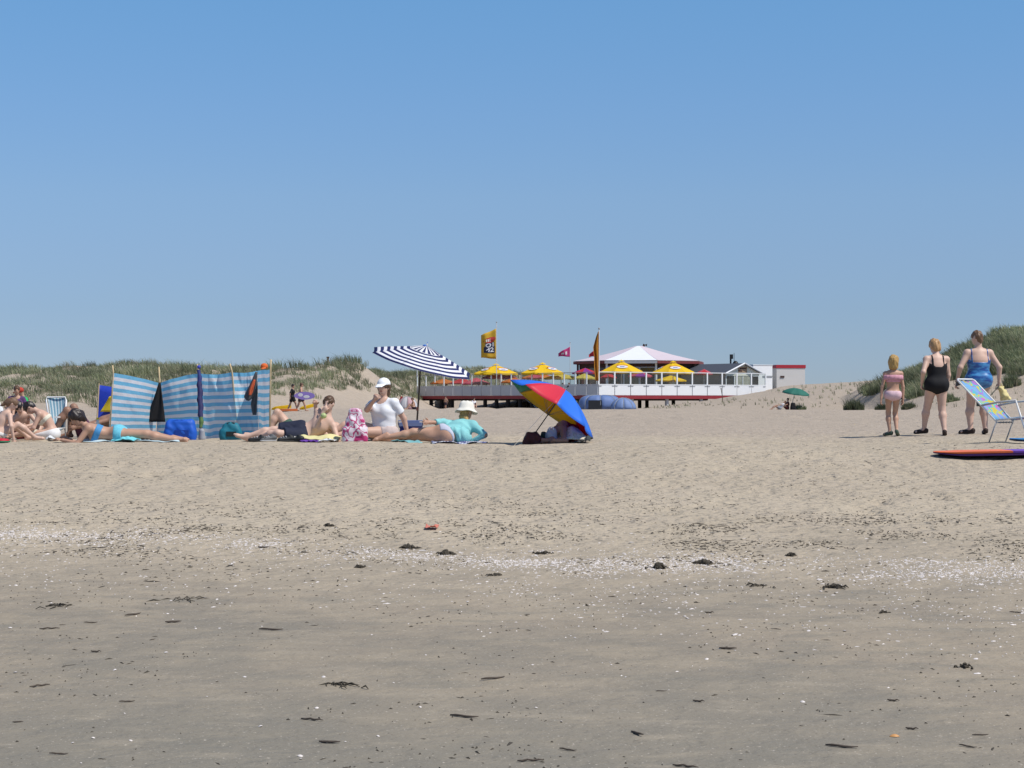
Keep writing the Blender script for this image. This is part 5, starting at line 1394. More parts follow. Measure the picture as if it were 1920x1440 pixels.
# closed umbrella leaning against the windbreak
p0, p1 = gp(378, 28.35), pt(373, 690, 28.75)
T = thing('folded_parasol', 'folded parasol in navy, purple and green leaning against the windbreak', 'parasol', p0)
ax = p1 - p0
for (a, b, c, nm) in ((.30, .55, (.03, .03, .10), 'sleeve'), (.55, .80, (.025, .025, .09), 'sleeve'), (.80, .97, (.025, .035, .15), 'sleeve'), (.16, .30, (.09, .16, .05), 'sleeve')):
    k = MB(); rs = lambda t: .018 + .024 * math.sin(math.pi * min(max((t - .1) / .9, 0), 1)) ** .7
    k.tube([p0 + ax * t + V(.006 * math.sin(t * 31), 0, 0) for t in np.linspace(a, b, 7)], [rs(t) * (1 + .12 * math.sin(t * 60)) for t in np.linspace(a, b, 7)], 9, False); k.build(nm, mat('folded_%d' % int(a * 100), c, .7, .3, 25), T, None, True)
k = MB(); k.tube([p0 - UP * .1, p0 + ax * .2], .011, 7); k.build('pole', CHROME, T); k = MB(); k.ell(p1 + ax * .015, (.028, .028, .03), None, 10, 6); k.build('knob', mat('knob_blue', (.05, .07, .42), .5), T, None, True)
p = gp(378.5, 28.2); F = Field(np.array([p, p + UP * .25]), .15, .008); F.cap(p + UP * .02, p + UP * .12, .052, .042, k=.01)
tag(blob('umbrella_foot', F, mat('foot_grey', (.32, .33, .36), .6, .1, 10), None, p), 'grey rounded weight at the foot of the folded parasol', 'weight')

def soft_bag(label, px0, px1, ytop, d, m_, depth=.2, lean=0., taper=.7, name='beach_bag', cat='bag', straps=True, pocket=None, sm=None, lump=.01, seed=0):
    a, b = gp(px0, d), gp(px1, d); w = (b[0] - a[0]) / 2; c = (a + b) / 2; h = CAMZ + (750 - ytop) / FPX * d - c[2]
    T = thing(name, label, cat, c)
    F = Field(np.array([c - V(w, depth / 2, 0), c + V(w + abs(lean), depth / 2, h)]), .08, .01); r = min(w, depth / 2, h / 2) * .55
    for t, wt in ((.22, 1.), (.5, .5 + .5 * taper), (.8, taper)):
        F.rbox(c + V(lean * t, 0, max(h * t, r)), (max(w * wt - r, .005), max(depth / 2 * (1 - .35 * t) - r, .005), h * .16), r, k=.05)
    gz = F.grid(); F.f += (lump * noise2(gz[..., 0] * 13 + gz[..., 2] * 9 + seed, gz[..., 2] * 12 + gz[..., 1] * 6, 33)).astype(np.float32)
    F.f = np.maximum(F.f, -(gz[..., 2] - c[2] + .02)).astype(np.float32)
    blob('bag_body', F, m_, T, None)
    sm = sm or m_
    if straps:
        for sg in (-1, 1):
            k = MB(); tp = c + V(lean * .9, sg * depth * .18, h * .93)
            k.tube([tp + V(-w * taper * .5, 0, -.02), tp + V(-w * taper * .4, sg * .02, .05), tp + V(0, sg * .03, .07), tp + V(w * taper * .4, sg * .02, .05), tp + V(w * taper * .5, 0, -.02)], .011, 6, False); k.build('strap', sm, T, None, True)
    if pocket:
        k = MB(); k.box(c + V(lean * .3 + w * .15, -depth * .44, h * .42), (w * .9, .03, h * .34)); k.build('pocket', pocket, T)
    return T
soft_bag('large royal blue beach bag with dark tag in front of the windbreak', 309, 368, 793, 28.0, mat('bag_blue', (.015, .10, .50), .55, .15, 10), .22, 0, .92, pocket=mat('bag_blue_dark', (.01, .05, .3), .55), seed=2)
soft_bag('teal and black backpack lying against the windbreak', 411, 452, 798, 28.0, mat('bag_teal', (.015, .16, .22), .6, .2, 10), .22, .02, .75, 'backpack', 'backpack', pocket=mat('bag_black', (.02, .025, .025), .6), sm=mat('bag_black', (.02, .025, .025), .6), seed=5)
soft_bag('pink bag with white and magenta flower print beside the white T-shirt sitter', 641, 689, 771, 26.75, patch_mat('bag_pink_print', ((.74, .66, .70), (.50, .08, .20), (.76, .68, .72), (.62, .34, .46), (.44, .04, .15)), 8, .7), .2, .01, .55, sm=mat('strap_pink', (.66, .40, .50), .7), seed=8)
soft_bag('dark red-brown bag holding the foot of the rainbow umbrella', 979, 1013, 814, 26.9, mat('bag_redbrown', (.055, .012, .012), .7, .3, 12), .25, .03, .6, straps=False, seed=11, lump=.016)
soft_bag('light grey bag with pale straps under the rainbow umbrella', 1024, 1046, 807, 27.0, mat('bag_grey', (.33, .36, .40), .6, .25, 12), .18, -.01, .8, sm=mat('strap_pale', (.7, .72, .74), .6), seed=14)
soft_bag('dark green and navy pouch between the red-brown and the grey bag', 1011, 1026, 813, 27.05, mat('pouch_dark', (.015, .035, .03), .6, .4, 20), .16, .01, .7, 'pouch', straps=False, seed=17)
p = gp(268, 27.9); T = thing('radio', 'small silver and black portable radio on the sand before the windbreak', 'radio', p)
k = MB(); k.ell(p + UP * .05, (.055, .04, .055), None, 14, 10); k.ell(p + V(.06, .02, .04), (.045, .035, .045), None, 12, 8); k.build('casing', BLACKM, T, None, True)
k = MB(); k.ell(p + V(-.015, -.025, .055), (.035, .02, .038), None, 12, 8); k.build('speaker_cone', mat('silver', (.55, .55, .56), .3, .1, 10, .5), T, None, True)

def towel(label, px0, px1, d, dep, m_, h=.012, hump=(), seed=0, name='beach_towel', ang=0.):
    a, b = gp(px0, d), gp(px1, d); nu, nv = 26, 12; Q = np.zeros((nu, nv, 3))
    for i, u in enumerate(np.linspace(0, 1, nu)):
        for j, v in enumerate(np.linspace(0, 1, nv)):
            x = a[0] + (b[0] - a[0]) * u + .03 * float(noise2(v * 4, u * 2, seed)); y = d + (v - .5) * dep + ang * (u - .5) + .03 * float(noise2(u * 5, v, seed + 1))
            z = g(x, y) + h + .014 * (1 + float(noise2(u * 9 + seed, v * 4, seed + 2)))
            for hx, hy, r, hh in hump: z += hh * math.exp(-(((u - hx) / r) ** 2 + ((v - hy) / (r * 1.6)) ** 2))
            Q[i, j] = (x, y, z)
    k = MB(); k.sheet(Q, .01); o = k.build(name, m_, None, V((a[0] + b[0]) / 2, d, g((a[0] + b[0]) / 2, d)), True)
    return tag(o, label, 'towel')
towel('turquoise towel under the person in the blue bikini', 212, 258, 26.75, .25, mat('towel_turq', (.16, .56, .62), .9, .1, 30), .012, ((.6, .5, .3, .05),), 3)
towel('long pale blue towel under the legs of the face-down bather', 150, 340, 27.05, .55, mat('towel_paleblue', (.50, .62, .66), .9, .12, 30), .004, (), 4)
towel('crumpled pale yellow towel beside the propped-up bather', 548, 638, 26.95, .35, mat('towel_yellow', (.66, .60, .30), .9, .1, 30), .01, ((.25, .4, .2, .07), (.75, .5, .25, .09)), 6)
towel('purple towel under the yellow one', 566, 606, 26.7, .2, mat('towel_purple', (.14, .05, .32), .9, .15, 30), .006, (), 8)
towel('white crumpled paper and wrapper beside the purple towel', 600, 628, 26.65, .14, mat('paper_white', (.66, .68, .70), .7, .1, 20), .012, ((.5, .5, .3, .02),), 9, 'paper_wrapper')
towel('teal towel under the feet of the bucket hat wearer', 738, 790, 27.0, .3, mat('towel_teal', (.16, .38, .40), .9, .2, 20), .006, (), 10)
towel('navy and white patterned towel under the bucket hat wearer', 812, 912, 27.25, .5, patch_mat('towel_navy_print', ((.6, .62, .68), (.04, .05, .16), (.6, .62, .68), (.05, .06, .2)), 16, .9), .004, (), 12)
towel('beige flowered cloth spread over someone under the rainbow umbrella', 1047, 1103, 27.1, .5, patch_mat('towel_beige_print', ((.58, .52, .40), (.60, .55, .44), (.40, .40, .26), (.56, .49, .38)), 14, .9), .02, ((.35, .6, .28, .17), (.7, .55, .25, .10)), 14)
towel('dark grey cloth corner at the edge of the rainbow umbrella shade', 1080, 1110, 26.85, .2, mat('towel_dark', (.05, .055, .055), .9, .3, 20), .01, ((.8, .5, .3, .07),), 16)
towel('small white towel by the striped-bikini bather', 88, 106, 27.5, .2, mat('paper_white', (.66, .68, .70)), .01, ((.5, .5, .4, .05),), 18)

def shoe_thing(label, px, d, f, m_, ms):
    p = gp(px, d); f = nrm(f); l = np.cross(UP, f); T = thing('sneaker', label, 'shoe', p, 'shoes lying on the sand'); A = np.array([f, l, UP])
    F = Field(np.array([p, p + UP * .1]), .22, .007); F.cap(p - f * .09 + UP * .045, p + f * .09 + UP * .03, .042, .036, l, .75, k=.02); F.cap(p - f * .08 + UP * .05, p - f * .06 + UP * .085, .036, .03, k=.03)
    F.cut_ell(p - f * .075 + UP * .125, (.045, .026, .05), A); F.f = np.maximum(F.f, -(F.grid()[..., 2] - p[2] - .012)).astype(np.float32); blob('upper', F, m_, T)
    F = Field(np.array([p]), .2, .007); F.cap(p - f * .09 + UP * .012, p + f * .095 + UP * .012, .042, .040, l, .32, k=.01); blob('sole', F, ms, T)
    for t in (0., .035, .07): 
        k = MB(); k.tube([p + f * t + l * .03 + UP * .062 - f * 0, p + f * t + UP * .078 - UP * t * .25, p + f * t - l * .03 + UP * .062], .005, 5); k.build('lace', mat('lace_white', (.7, .7, .7), .7), T)
SB, SG, SWH = mat('shoe_black', (.018, .02, .022), .6, .3, 30), mat('shoe_grey', (.10, .105, .11), .6, .3, 30), mat('sole_white', (.45, .46, .48), .6, .1)
shoe_thing('black shoe with pale stripe lying by the feet of the propped-up bather', 482, 26.7, (-1, -.2, 0), SB, SB); shoe_thing('grey and black shoe next to the black striped one', 503, 26.75, (-.8, -.6, 0), SG, SWH)
shoe_thing('black shoe below the navy shorts', 536, 26.65, (-.9, -.4, 0), SB, SB); shoe_thing('black shoe touching the yellow towel', 553, 26.7, (-1, .1, 0), SB, SB)

# the green fruit held by the propped-up bather, the drink of the reclining one
k = MB(); k.ell(BOY_HAND + V(.02, -.06, -.03), (.045, .04, .04), None, 12, 8); k.tube([BOY_HAND + V(.02, -.06, .005), BOY_HAND + V(.025, -.06, .025)], .004, 5)
tag(k.build('apple', mat('apple_green', (.42, .50, .22), .4, .15, 30), None, BOY_HAND + V(.02, -.06, -.07), True), 'pale green apple in the hand of the propped-up bather', 'fruit')
p = gp(183, 28.6); T = thing('drink_bottle', 'white and yellow drink bottle standing by the left end of the windbreak', 'bottle', p)
k = MB(); k.tube([p, p + UP * .22, p + UP * .26, p + UP * .30], [.04, .04, .022, .018], 12); k.build('bottle', mat('bottle_white', (.68, .68, .62), .4, .1, 10), T, None, True)
k = MB(); k.tube([p + UP * .08, p + UP * .18], .0415, 12, False); k.build('band', mat('label_yellow', (.62, .5, .04), .5), T, None, True); k = MB(); k.tube([p + UP * .30, p + UP * .325], .021, 10); k.build('cap', mat('label_yellow', (.62, .5, .04)), T)

# small blue and yellow windbreak behind
T = thing('pop_up_shelter', 'royal blue and yellow cloth shelter behind the striped windbreak', 'shelter', gp(195, 31.5))
d = 31.5; A_, B_, C_, D_ = pt(185.5, 722, d), pt(226, 728, d + .6), gp(180, d), gp(232, d + .6)
def quad(nm, m_, a, b, c, e, off):
    Q = np.array([[(a * (1 - u) + b * u) * (1 - v) + (c * (1 - u) + e * u) * v + V(0, off + .03 * math.sin(4 * u + 3 * v), 0) for v in np.linspace(0, 1, 9)] for u in np.linspace(0, 1, 9)])
    k = MB(); k.sheet(Q, .008); k.build(nm, m_, T, None, True)
quad('cloth_panel', mat('shelter_blue', (.02, .05, .45), .6, .1, 8, trans=.25), A_, B_, C_, D_, 0)
quad('yellow_panel', mat('shelter_yellow', (.62, .48, .03), .6, .1, 8, trans=.25), pt(207, 744, d), pt(228, 735, d + .5), pt(190, 772, d), pt(228, 772, d + .5), -.09)
for q, r in ((A_, C_), (B_, D_)):
    k = MB(); k.tube([r - UP * .1, q + UP * .03], .012, 6); k.build('pole', WOOD, T)

# striped folding chair seen from the back
def fold_chair():
    d = 29.3; b = gp(105, d); T = thing('folding_chair', 'white framed folding chair with pale blue striped cloth, empty', 'chair', b)
    s = d / FPX
    tl, tr, bl, br = pt(86, 746, d + .25), pt(124.5, 746, d + .25), pt(94, 803, d - .05), pt(121, 803, d - .05)
    cl = stripe_mat('chair_stripe', ((.66, .74, .76), (.20, .38, .48)), 0, 5.5, .7, .3, .3, .004, .45)
    Q = np.array([[(tl * (1 - u) + tr * u) * (1 - v) + (bl * (1 - u) + br * u) * v + V(0, .03 * math.sin(math.pi * u) + .04 * math.sin(math.pi * v), 0) for v in np.linspace(0.01, 1, 12)] for u in np.linspace(.06, .94, 14)])
    k = MB(); k.sheet(Q, .006); k.build('backrest_cloth', cl, T, None, True)
    k = MB(); k.tube([bl, tl + (bl - tl) * .08, tl + (tr - tl) * .06 + UP * .01, tr + (tl - tr) * .06 + UP * .01, tr + (br - tr) * .08, br], .012, 8); k.build('back_frame', WTUBE, T, None, True)
    s0, s1 = bl + V(0, -.45, -.0), br + V(0, -.45, 0)
    Q = np.array([[(bl * (1 - u) + br * u) * (1 - v) + (s0 * (1 - u) + s1 * u) * v + V(0, 0, -.03 * math.sin(math.pi * v)) for v in np.linspace(0, 1, 6)] for u in np.linspace(.06, .94, 10)])
    k = MB(); k.sheet(Q, .006); k.build('seat_cloth', cl, T, None, True)
    for a, c in ((bl, s0), (br, s1)):
        k = MB(); k.tube([a, c], .012, 7); k.build('seat_frame', WTUBE, T, None, True)
        k = MB(); k.tube([a + V(0, .02, .0), V(a[0], a[1] + .1, b[2] - .02)], .011, 7); k.build('leg', WTUBE, T, None, True)
        k = MB(); k.tube([c, V(c[0], c[1] + .05, b[2] - .02)], .011, 7); k.build('leg', WTUBE, T, None, True)
    k = MB(); k.box((tr + br) / 2 + V(-.05, -.2, -.06), (.05, .42, .025)); k.build('armrest', WTUBE, T)
fold_chair()

# cool box
p = gp(770, 28.5); T = thing('cool_box', 'dark blue cool box with a paler lid next to the white T-shirt sitter', 'cool box', p)
k = MB(); k.box(p + UP * .11, (.31, .24, .20)); k.box(p + UP * .205, (.325, .255, .018)); k.build('box', mat('coolbox_navy', (.012, .018, .13), .5, .1, 5), T)
k = MB(); k.box(p + UP * .245, (.33, .26, .055)); k.box(p + UP * .28, (.26, .2, .02)); k.build('lid', mat('coolbox_lid', (.16, .20, .36), .5, .1, 5), T)
k = MB(); k.tube([p + V(-.168, 0, .20), p + V(-.18, -.05, .26), p + V(-.18, -.09, .30), p + V(.18, -.09, .30), p + V(.18, -.05, .26), p + V(.168, 0, .20)], .009, 6); k.build('handle', mat('coolbox_lid', (.16, .2, .36)), T)

def dome_parasol(T, hub, A, R, hgt, n, mats, e1, curve=.18, rows_=9, scal=.05, v0=.03, uvflip=False, rib=CHROME, th=.004, name='canopy_panel', ribs=True):
    A = nrm(A); e1 = nrm(np.asarray(e1, float) - (np.asarray(e1, float) @ A) * A); e2 = np.cross(A, e1)
    dv = lambda t: e1 * math.cos(t) + e2 * math.sin(t)
    for i in range(n):
        t0, t1 = 2 * math.pi * i / n, 2 * math.pi * (i + 1) / n; Q = np.zeros((9, rows_, 3))
        for a, u in enumerate(np.linspace(0, 1, 9)):
            for c, v in enumerate(np.linspace(v0, 1, rows_)):
                chord = dv(t0) * (1 - u) + dv(t1) * u
                edge = 1 - scal * 4 * u * (1 - u) * v
                r = R * v * edge; h = hgt * (1 - v ** (1.15 + 4 * curve)) - .02 * R * math.sin(math.pi * u) * v
                Q[a, c] = hub + chord * r + A * h
        k = MB(); k.sheet(Q, th); k.build(name, mats[i % len(mats)], T, None, True)
    if ribs:
        for i in range(n):
            t0 = 2 * math.pi * i / n
            k = MB(); k.tube([hub + dv(t0) * R * v * .99 + A * (hgt * (1 - v ** (1.15 + 4 * curve)) - .008) for v in np.linspace(.02, 1, 7)], .0028, 5); k.build('rib', rib, T, None, True)
            k = MB(); k.tube([hub - A * .10, hub + dv(t0) * R * .5 + A * (hgt * (1 - .5 ** (1.15 + 4 * curve)) - .01)], .0024, 5); k.build('stretcher', rib, T, None, True)

# blue and white striped parasol
d = 29.3; hub = pt(791, 681, d); A = nrm(V(.27, -.14, .95)); foot = gp(777, d - .05)
T = thing('striped_parasol', 'navy and white striped beach parasol tilted over the sitters', 'parasol', foot)
ps = stripe_mat('parasol_stripe', ((.78, .78, .80), (.018, .024, .11)), 1, 7.0, .7, .12, .3, .003, .5); pcs = stripe_mat('parasol_cap_stripe', ((.78, .78, .80), (.018, .024, .11)), 0, 2.0, .7, .12, .3, .002, .5)
dome_parasol(T, hub, A, .83, .25, 8, [ps], V(math.cos(.42), math.sin(.42), 0), .02, 9, .02, .12)
dome_parasol(T, hub + A * .185, A, .27, .09, 8, [pcs], V(math.cos(.42), math.sin(.42), 0), .03, 5, .03, .04, name='vent_cap', ribs=False)
k = MB(); top = hub + A * .265; k.tube([foot - UP * .3, foot + (hub - foot) * .62, hub - A * .1], [.014, .014, .013], 8); k.build('lower_pole', mat('pole_brown', (.10, .07, .05), .5, .1), T, None, True)
k = MB(); k.tube([hub - A * .1, top + A * .05], .010, 8); k.build('upper_pole', CHROME, T, None, True)
k = MB(); k.ell(top + A * .015 + V(-.03, 0, .0), (.034, .03, .018), None, 10, 6); k.tube([top, top + A * .075], [.012, .004], 6); k.build('finial', mat('finial_blue', (.04, .16, .55), .5), T, None, True)
for i in range(1): 
    k = MB(); q = foot + (hub - foot) * .40; k.tube([q - (hub - foot) * .02, q + (hub - foot) * .025], .019, 8); k.build('clamp', mat('clamp_red', (.35, .12, .07), .5), T)

# rainbow umbrella
d = 27.2; A = nrm(V(.577, .13, .816)); apex = pt(1061, 730, d); hub = apex - A * .35; foot = hub - A * .64
T = thing('rainbow_umbrella', 'open umbrella with blue, red, yellow and green panels lying tilted on the sand', 'umbrella', V(foot[0], foot[1], g(foot[0], foot[1])))
um = lambda n_, c: mat('umbrella_' + n_, c, .5, .05, 6, .4, trans=.38)
UB, UR, UY, UG, UW = um('blue', (.05, .25, .90)), um('red', (.80, .05, .09)), um('yellow', (.72, .48, .015)), um('green', (.0, .30, .19)), um('crimson', (.45, .01, .03))
e1 = nrm(V(-.816, 0, .577)); e1 = e1 - (e1 @ A) * A
# the panel order runs from the upper left edge round the near side
ee2 = np.cross(A, nrm(e1)); order = [UB, UR, UB, UB, UW, UY, UY, UG]
if ee2[1] > 0: order = order[::-1]
dome_parasol(T, hub, A, .72, .34, 8, order, e1, .13, 10, .07, .02, rib=mat('rib_steel', (.16, .15, .13), .4))
k = MB(); k.tube([apex + A * .06, apex - A * .02, hub, foot - A * .10], [.006, .008, .008, .008], 8); k.build('shaft', mat('shaft_dark', (.04, .035, .03), .4), T, None, True)
k = MB(); k.ell(apex + A * .055, (.014, .014, .014), None, 8, 6); k.build('ferrule', BLACKM, T); k = MB(); q = foot + A * .17; k.tube([q - A * .05, q + A * .05], .024, 9); k.build('grip', mat('grip_brown', (.05, .03, .02), .7), T, None, True)
g1 = gp(962, 26.6); k = MB(); k.tube([apex + A * .03, g1], .0022, 5); k.build('guy_line', mat('cord_white', (.7, .66, .55), .8), T)

# flowered reclining chair at the right
def flower_chair():
    d = 26.0; Fd = nrm(V(.76, -.65, 0)); Wd = nrm(V(.65, .76, 0)); o = pt(1866, 788, d); gz = g(o[0], o[1])
    T = thing('reclining_chair', 'white tubular folding chair with flowered pink, turquoise and yellow cloth', 'chair', V(o[0], o[1], gz)); Wm = .50
    cl = patch_mat('chair_flowers', ((.20, .45, .70), (.42, .20, .58), (.10, .52, .58), (.66, .52, .08), (.16, .58, .50), (.62, .16, .50), (.22, .40, .70)), 4.6, .7, .25)
    back = -Fd * .57 + UP * .555; bl, tl = o, o + back
    def sheet(nm, a, b, inset=.03):
        Q = np.array([[a * (1 - v) + b * v + Wd * (inset + (Wm - 2 * inset) * u) - nrm(np.cross(Wd, b - a)) * .02 * math.sin(math.pi * u) for v in np.linspace(0.02, .98, 10)] for u in np.linspace(0, 1, 8)])
        k = MB(); k.sheet(Q, .006); k.build(nm, cl, T, None, True)
    seat = Fd * .46 + UP * .05
    sheet('backrest_cloth', bl, tl); sheet('seat_cloth', bl, bl + seat); sheet('leg_cloth', bl + seat, bl + seat + Fd * .40 - UP * .10)
    k = MB(); k.tube([bl - back * .04, tl + back * -.02, tl + Wd * .04 + back * .01, tl + Wd * (Wm - .04) + back * .01, tl + Wd * Wm - back * .02, bl + Wd * Wm - back * .04], .0125, 8); k.build('back_frame', WTUBE, T, None, True)
    for w_ in (0, Wm):
        s = bl + Wd * w_
        k = MB(); k.tube([s, s + seat, s + seat + Fd * .40 - UP * .1], .011, 7); k.build('seat_frame', WTUBE, T, None, True)
        arm0, arm1 = bl + back * .36 + Wd * w_, bl + Fd * .30 + UP * .27 + Wd * w_
        k = MB(); k.tube([arm0, arm0 * .5 + arm1 * .5 + UP * .01, arm1], .014, 7); k.build('armrest', CHROME, T, None, True)
        e = arm1 + Fd * .20; k = MB(); k.tube([arm1, V(e[0], e[1], g(e[0], e[1]) - .01)], .012, 7); k.build('front_leg', WTUBE, T, None, True)
        e = s - Fd * .10 + V(0, 0, 0); k = MB(); k.tube([s + Fd * .02 - UP * .01, V(e[0], e[1], g(e[0], e[1]) - .02)], .010, 7); k.build('rear_leg', CHROME, T, None, True)
    k = MB(); k.tube([bl - UP * .03 + Fd * .02, bl + Wd * Wm - UP * .03 + Fd * .02], .010, 7); k.build('cross_bar', CHROME, T, None, True)
    for i in range(5):
        k = MB(); q = bl + Wd * Wm * (.12 + .18 * i) - UP * .02; k.tube([q, q + Fd * .05 - UP * .02], .006, 5); k.build('lacing', CHROME, T)
flower_chair()

# bodyboards
def board(name, label, nose, f, L, W, th, mt, mb_, lift=.03, tilt=0., ms=None, split=None, group=None):
    f = nrm(f); l = np.cross(UP, f); T = thing(name, label, 'board', V(nose[0] + f[0] * L / 2, nose[1] + f[1] * L / 2, g(nose[0] + f[0] * L / 2, nose[1] + f[1] * L / 2)), group)
    n = 28; z0 = max(g(nose[0] + f[0] * L * t, nose[1] + f[1] * L * t) for t in (0.05, .3, .5, .8)) + lift
    wid = lambda t: W / 2 * min(1, (1 - (1 - min(t / .28, 1)) ** 2.2) ** .5 + .03) * (1 - .12 * max(t - .6, 0) / .4)
    rk = lambda t: .035 * max(1 - t / .25, 0) ** 2 + tilt * t
    def layer(nm, za, zb, m_, t0=0., t1=1., infl=0.):
        ts = np.linspace(t0, t1, n); c = [V(nose[0], nose[1], z0) + f * L * t + UP * rk(t) for t in ts]
        tp = lambda t: .25 + .75 * min(t / .22, 1) ** .6
        up = [[p + l * (wid(t) + infl) * s_ + UP * za * tp(t) for s_ in (-1, -.6, 0, .6, 1)] for p, t in zip(c, ts)]; lo = [[p + l * (wid(t) + infl) * s_ * .97 + UP * zb * tp(t) for s_ in (-1, -.6, 0, .6, 1)] for p, t in zip(c, ts)]
        for r in up:
            r[0] = r[0] - UP * min(.008, (za - zb) * .5); r[4] = r[4] - UP * min(.008, (za - zb) * .5)
        k = MB(); U_ = np.array(up); Lw = np.array(lo); k.add(np.vstack([U_.reshape(-1, 3), Lw.reshape(-1, 3)]),
            [(i * 5 + j, i * 5 + j + 1, (i + 1) * 5 + j + 1, (i + 1) * 5 + j)[::-1] for i in range(n - 1) for j in range(4)] + [(n * 5 + i * 5 + j, n * 5 + i * 5 + j + 1, n * 5 + (i + 1) * 5 + j + 1, n * 5 + (i + 1) * 5 + j) for i in range(n - 1) for j in range(4)] +
            [(i * 5, (i + 1) * 5, n * 5 + (i + 1) * 5, n * 5 + i * 5)[::-1] for i in range(n - 1)] + [(i * 5 + 4, (i + 1) * 5 + 4, n * 5 + (i + 1) * 5 + 4, n * 5 + i * 5 + 4) for i in range(n - 1)] +
            [(0, 1, 2, 3, 4, n * 5 + 4, n * 5 + 3, n * 5 + 2, n * 5 + 1, n * 5), tuple((n - 1) * 5 + j for j in (4, 3, 2, 1, 0)) + tuple(n * 5 + (n - 1) * 5 + j for j in range(5))])
        k.build(nm, m_, T, None, False)
    if split:
        layer('deck_skin', th, th * .48, mt, 0, split); layer('tail_skin', th, th * .48, ms, split + .0005, 1)
    else: layer('deck_skin', th, th * .48, mt)
    layer('bottom_skin', th * .475, 0, mb_)
    return T
OR_, PU_ = mat('board_orange', (.80, .17, .05), .45, .06, 6, .4), mat('board_purple', (.17, .06, .42), .45, .1, 6, .4)
board('bodyboard', 'orange and purple foam bodyboard lying on the sand in front of the flowered chair', gp(1750, 22.6), (1, .10, 0), 1.5, .55, .06, OR_, mat('board_plum', (.075, .025, .16), .5, .1), .008, .02, PU_, .58)
board('bodyboard', 'bright blue bodyboard half outside the picture under the flowered chair', gp(1893, 25.3), (1, .1, 0), 1.1, .5, .05, mat('board_blue', (.03, .22, .52), .45, .06, 6, .4), mat('board_navy', (.03, .05, .12), .5), .02)
PV = mat('board_violet', (.26, .19, .50), .5, .1, 6)
hb = b0 + V(.0, -.34, .0)
T = thing('bodyboard', 'violet bodyboard with white print under the arm of the bare-chested walker', 'board', hb + V(.25, 0, .55)); k = MB()
oc = hb + V(.22, 0, .80)
k.add([oc + V(.52 * math.cos(t), s_ * .03, .20 * math.sin(t) * (1 if math.cos(t) > -.5 else .9)) for s_ in (-1, 1) for t in np.linspace(0, 2 * math.pi, 24, endpoint=False)], [tuple(range(24)), tuple(range(47, 23, -1))] + [(i, 24 + i, 24 + (i + 1) % 24, (i + 1) % 24) for i in range(24)]); k.build('board_body', PV, T)
for dx, dz, a, c in ((-.2, .04, .13, .09), (.10, -.05, .17, .08)):
    k = MB(); k.ell(oc + V(dx, -.032, dz), (a, .004, c), None, 7, 6); k.build('white_print', mat('print_white', (.75, .75, .78)), T)
# yellow and orange inflatables on the sand behind the windbreak
board('inflatable_mat', 'yellow inflatable mat on the sand beyond the striped windbreak', gp(509, 100), (1, .2, 0), 1.0, .8, .18, YEL, YEL, .03, .12)
board('inflatable_mat', 'yellow inflatable mat with upturned end beside the bodyboard walker', gp(562, 101), (1, .3, 0), .85, .8, .16, YEL, YEL, .03, .22)
board('inflatable_mat', 'orange float lying in front of the yellow mats', gp(520, 95.5), (1, .1, 0), 1.0, .6, .12, mat('float_orange', (.70, .20, .07), .5), mat('float_orange', (.70, .20, .07), .5), .02)

# things carried by the walkers
p = BLUE_R + V(.03, -.02, -.09); F = Field(np.array([p, p - UP * .25]), .16, .01); F.cap(p - UP * .02, p + V(.08, 0, -.19), .05, .085, k=.05); gz = F.grid(); F.f += (.016 * noise2(gz[..., 0] * 22, gz[..., 2] * 18, 4)).astype(np.float32)
T = thing('carrier_bag', 'cream yellow bag swinging from the hand of the walker in blue', 'bag', p - UP * .28); blob('bag_body', F, mat('bag_cream', (.66, .56, .26), .7, .25, 14), T); k = MB(); k.tube([p - UP * .04, p + UP * .07, p + V(.03, .01, .0)], .008, 6); k.build('handle', mat('bag_cream', (.66, .56, .26)), T)
p = BLUE_L + V(.03, -.02, -.03); k = MB(); k.box(p, (.11, .07, .07), (.9, .2, .3)); k.tube([p + V(-.05, 0, .02), p + V(-.10, 0, .06), p + V(-.08, 0, -.03)], .006, 5); tag(k.build('camera_case', BLACKM, None, p - UP * .05), 'small black case in the left hand of the walker in blue', 'case')
p = gp(1843, 31.9); q = pt(1841, 757, 31.75); k = MB(); k.box(q, (.16, .09, .085)); k.box(q + UP * .045, (.17, .1, .012)); k.tube([q + V(-.07, 0, .04), q * .6 + BLUE_R * .4 + V(0, -.05, -.02), BLUE_R + V(-.01, -.03, -.06)], .004, 5); k.tube([q + V(.07, 0, .04), BLUE_R + V(0, -.03, -.06)], .004, 5); tag(k.build('black_pouch', mat('pouch_dark', (.015, .035, .03)), None, q - UP * .05), 'small dark pouch hanging on a strap behind the legs of the walker in blue', 'pouch')
p = CHILD_R; k = MB(); k.tube([p + V(-.02, 0, .0), p + V(-.10, .0, .02), p + V(-.125, 0, .10), p + V(-.12, 0, .13)], .009, 6); k.tube([p + V(-.02, 0, .0), p + V(.02, 0, -.02)], .012, 6); tag(k.build('goggles', BLACKM, None, p - UP * .03), 'black goggles strap dangling from the hand of the child walker', 'goggles')
# watermelon-coloured bowl at the left edge
p = gp(3, 26.6); T = thing('toy_bowl', 'red and green toy bowl on the sand beside the ponytailed child', 'toy', p)
k = MB(); k.sheet(np.array([[p + V(math.cos(t) * r, math.sin(t) * r, z) for t in np.linspace(0, 2 * math.pi, 25)] for r, z in ((.06, .0), (.11, .012), (.125, .03), (.12, .032))])); k.build('green_rim', mat('toy_green', (.02, .22, .12), .5), T, None, True)
k = MB(); k.ell(p + UP * .035, (.11, .11, .035), None, 16, 8); k.build('red_dome', mat('toy_red', (.5, .02, .04), .5), T, None, True)
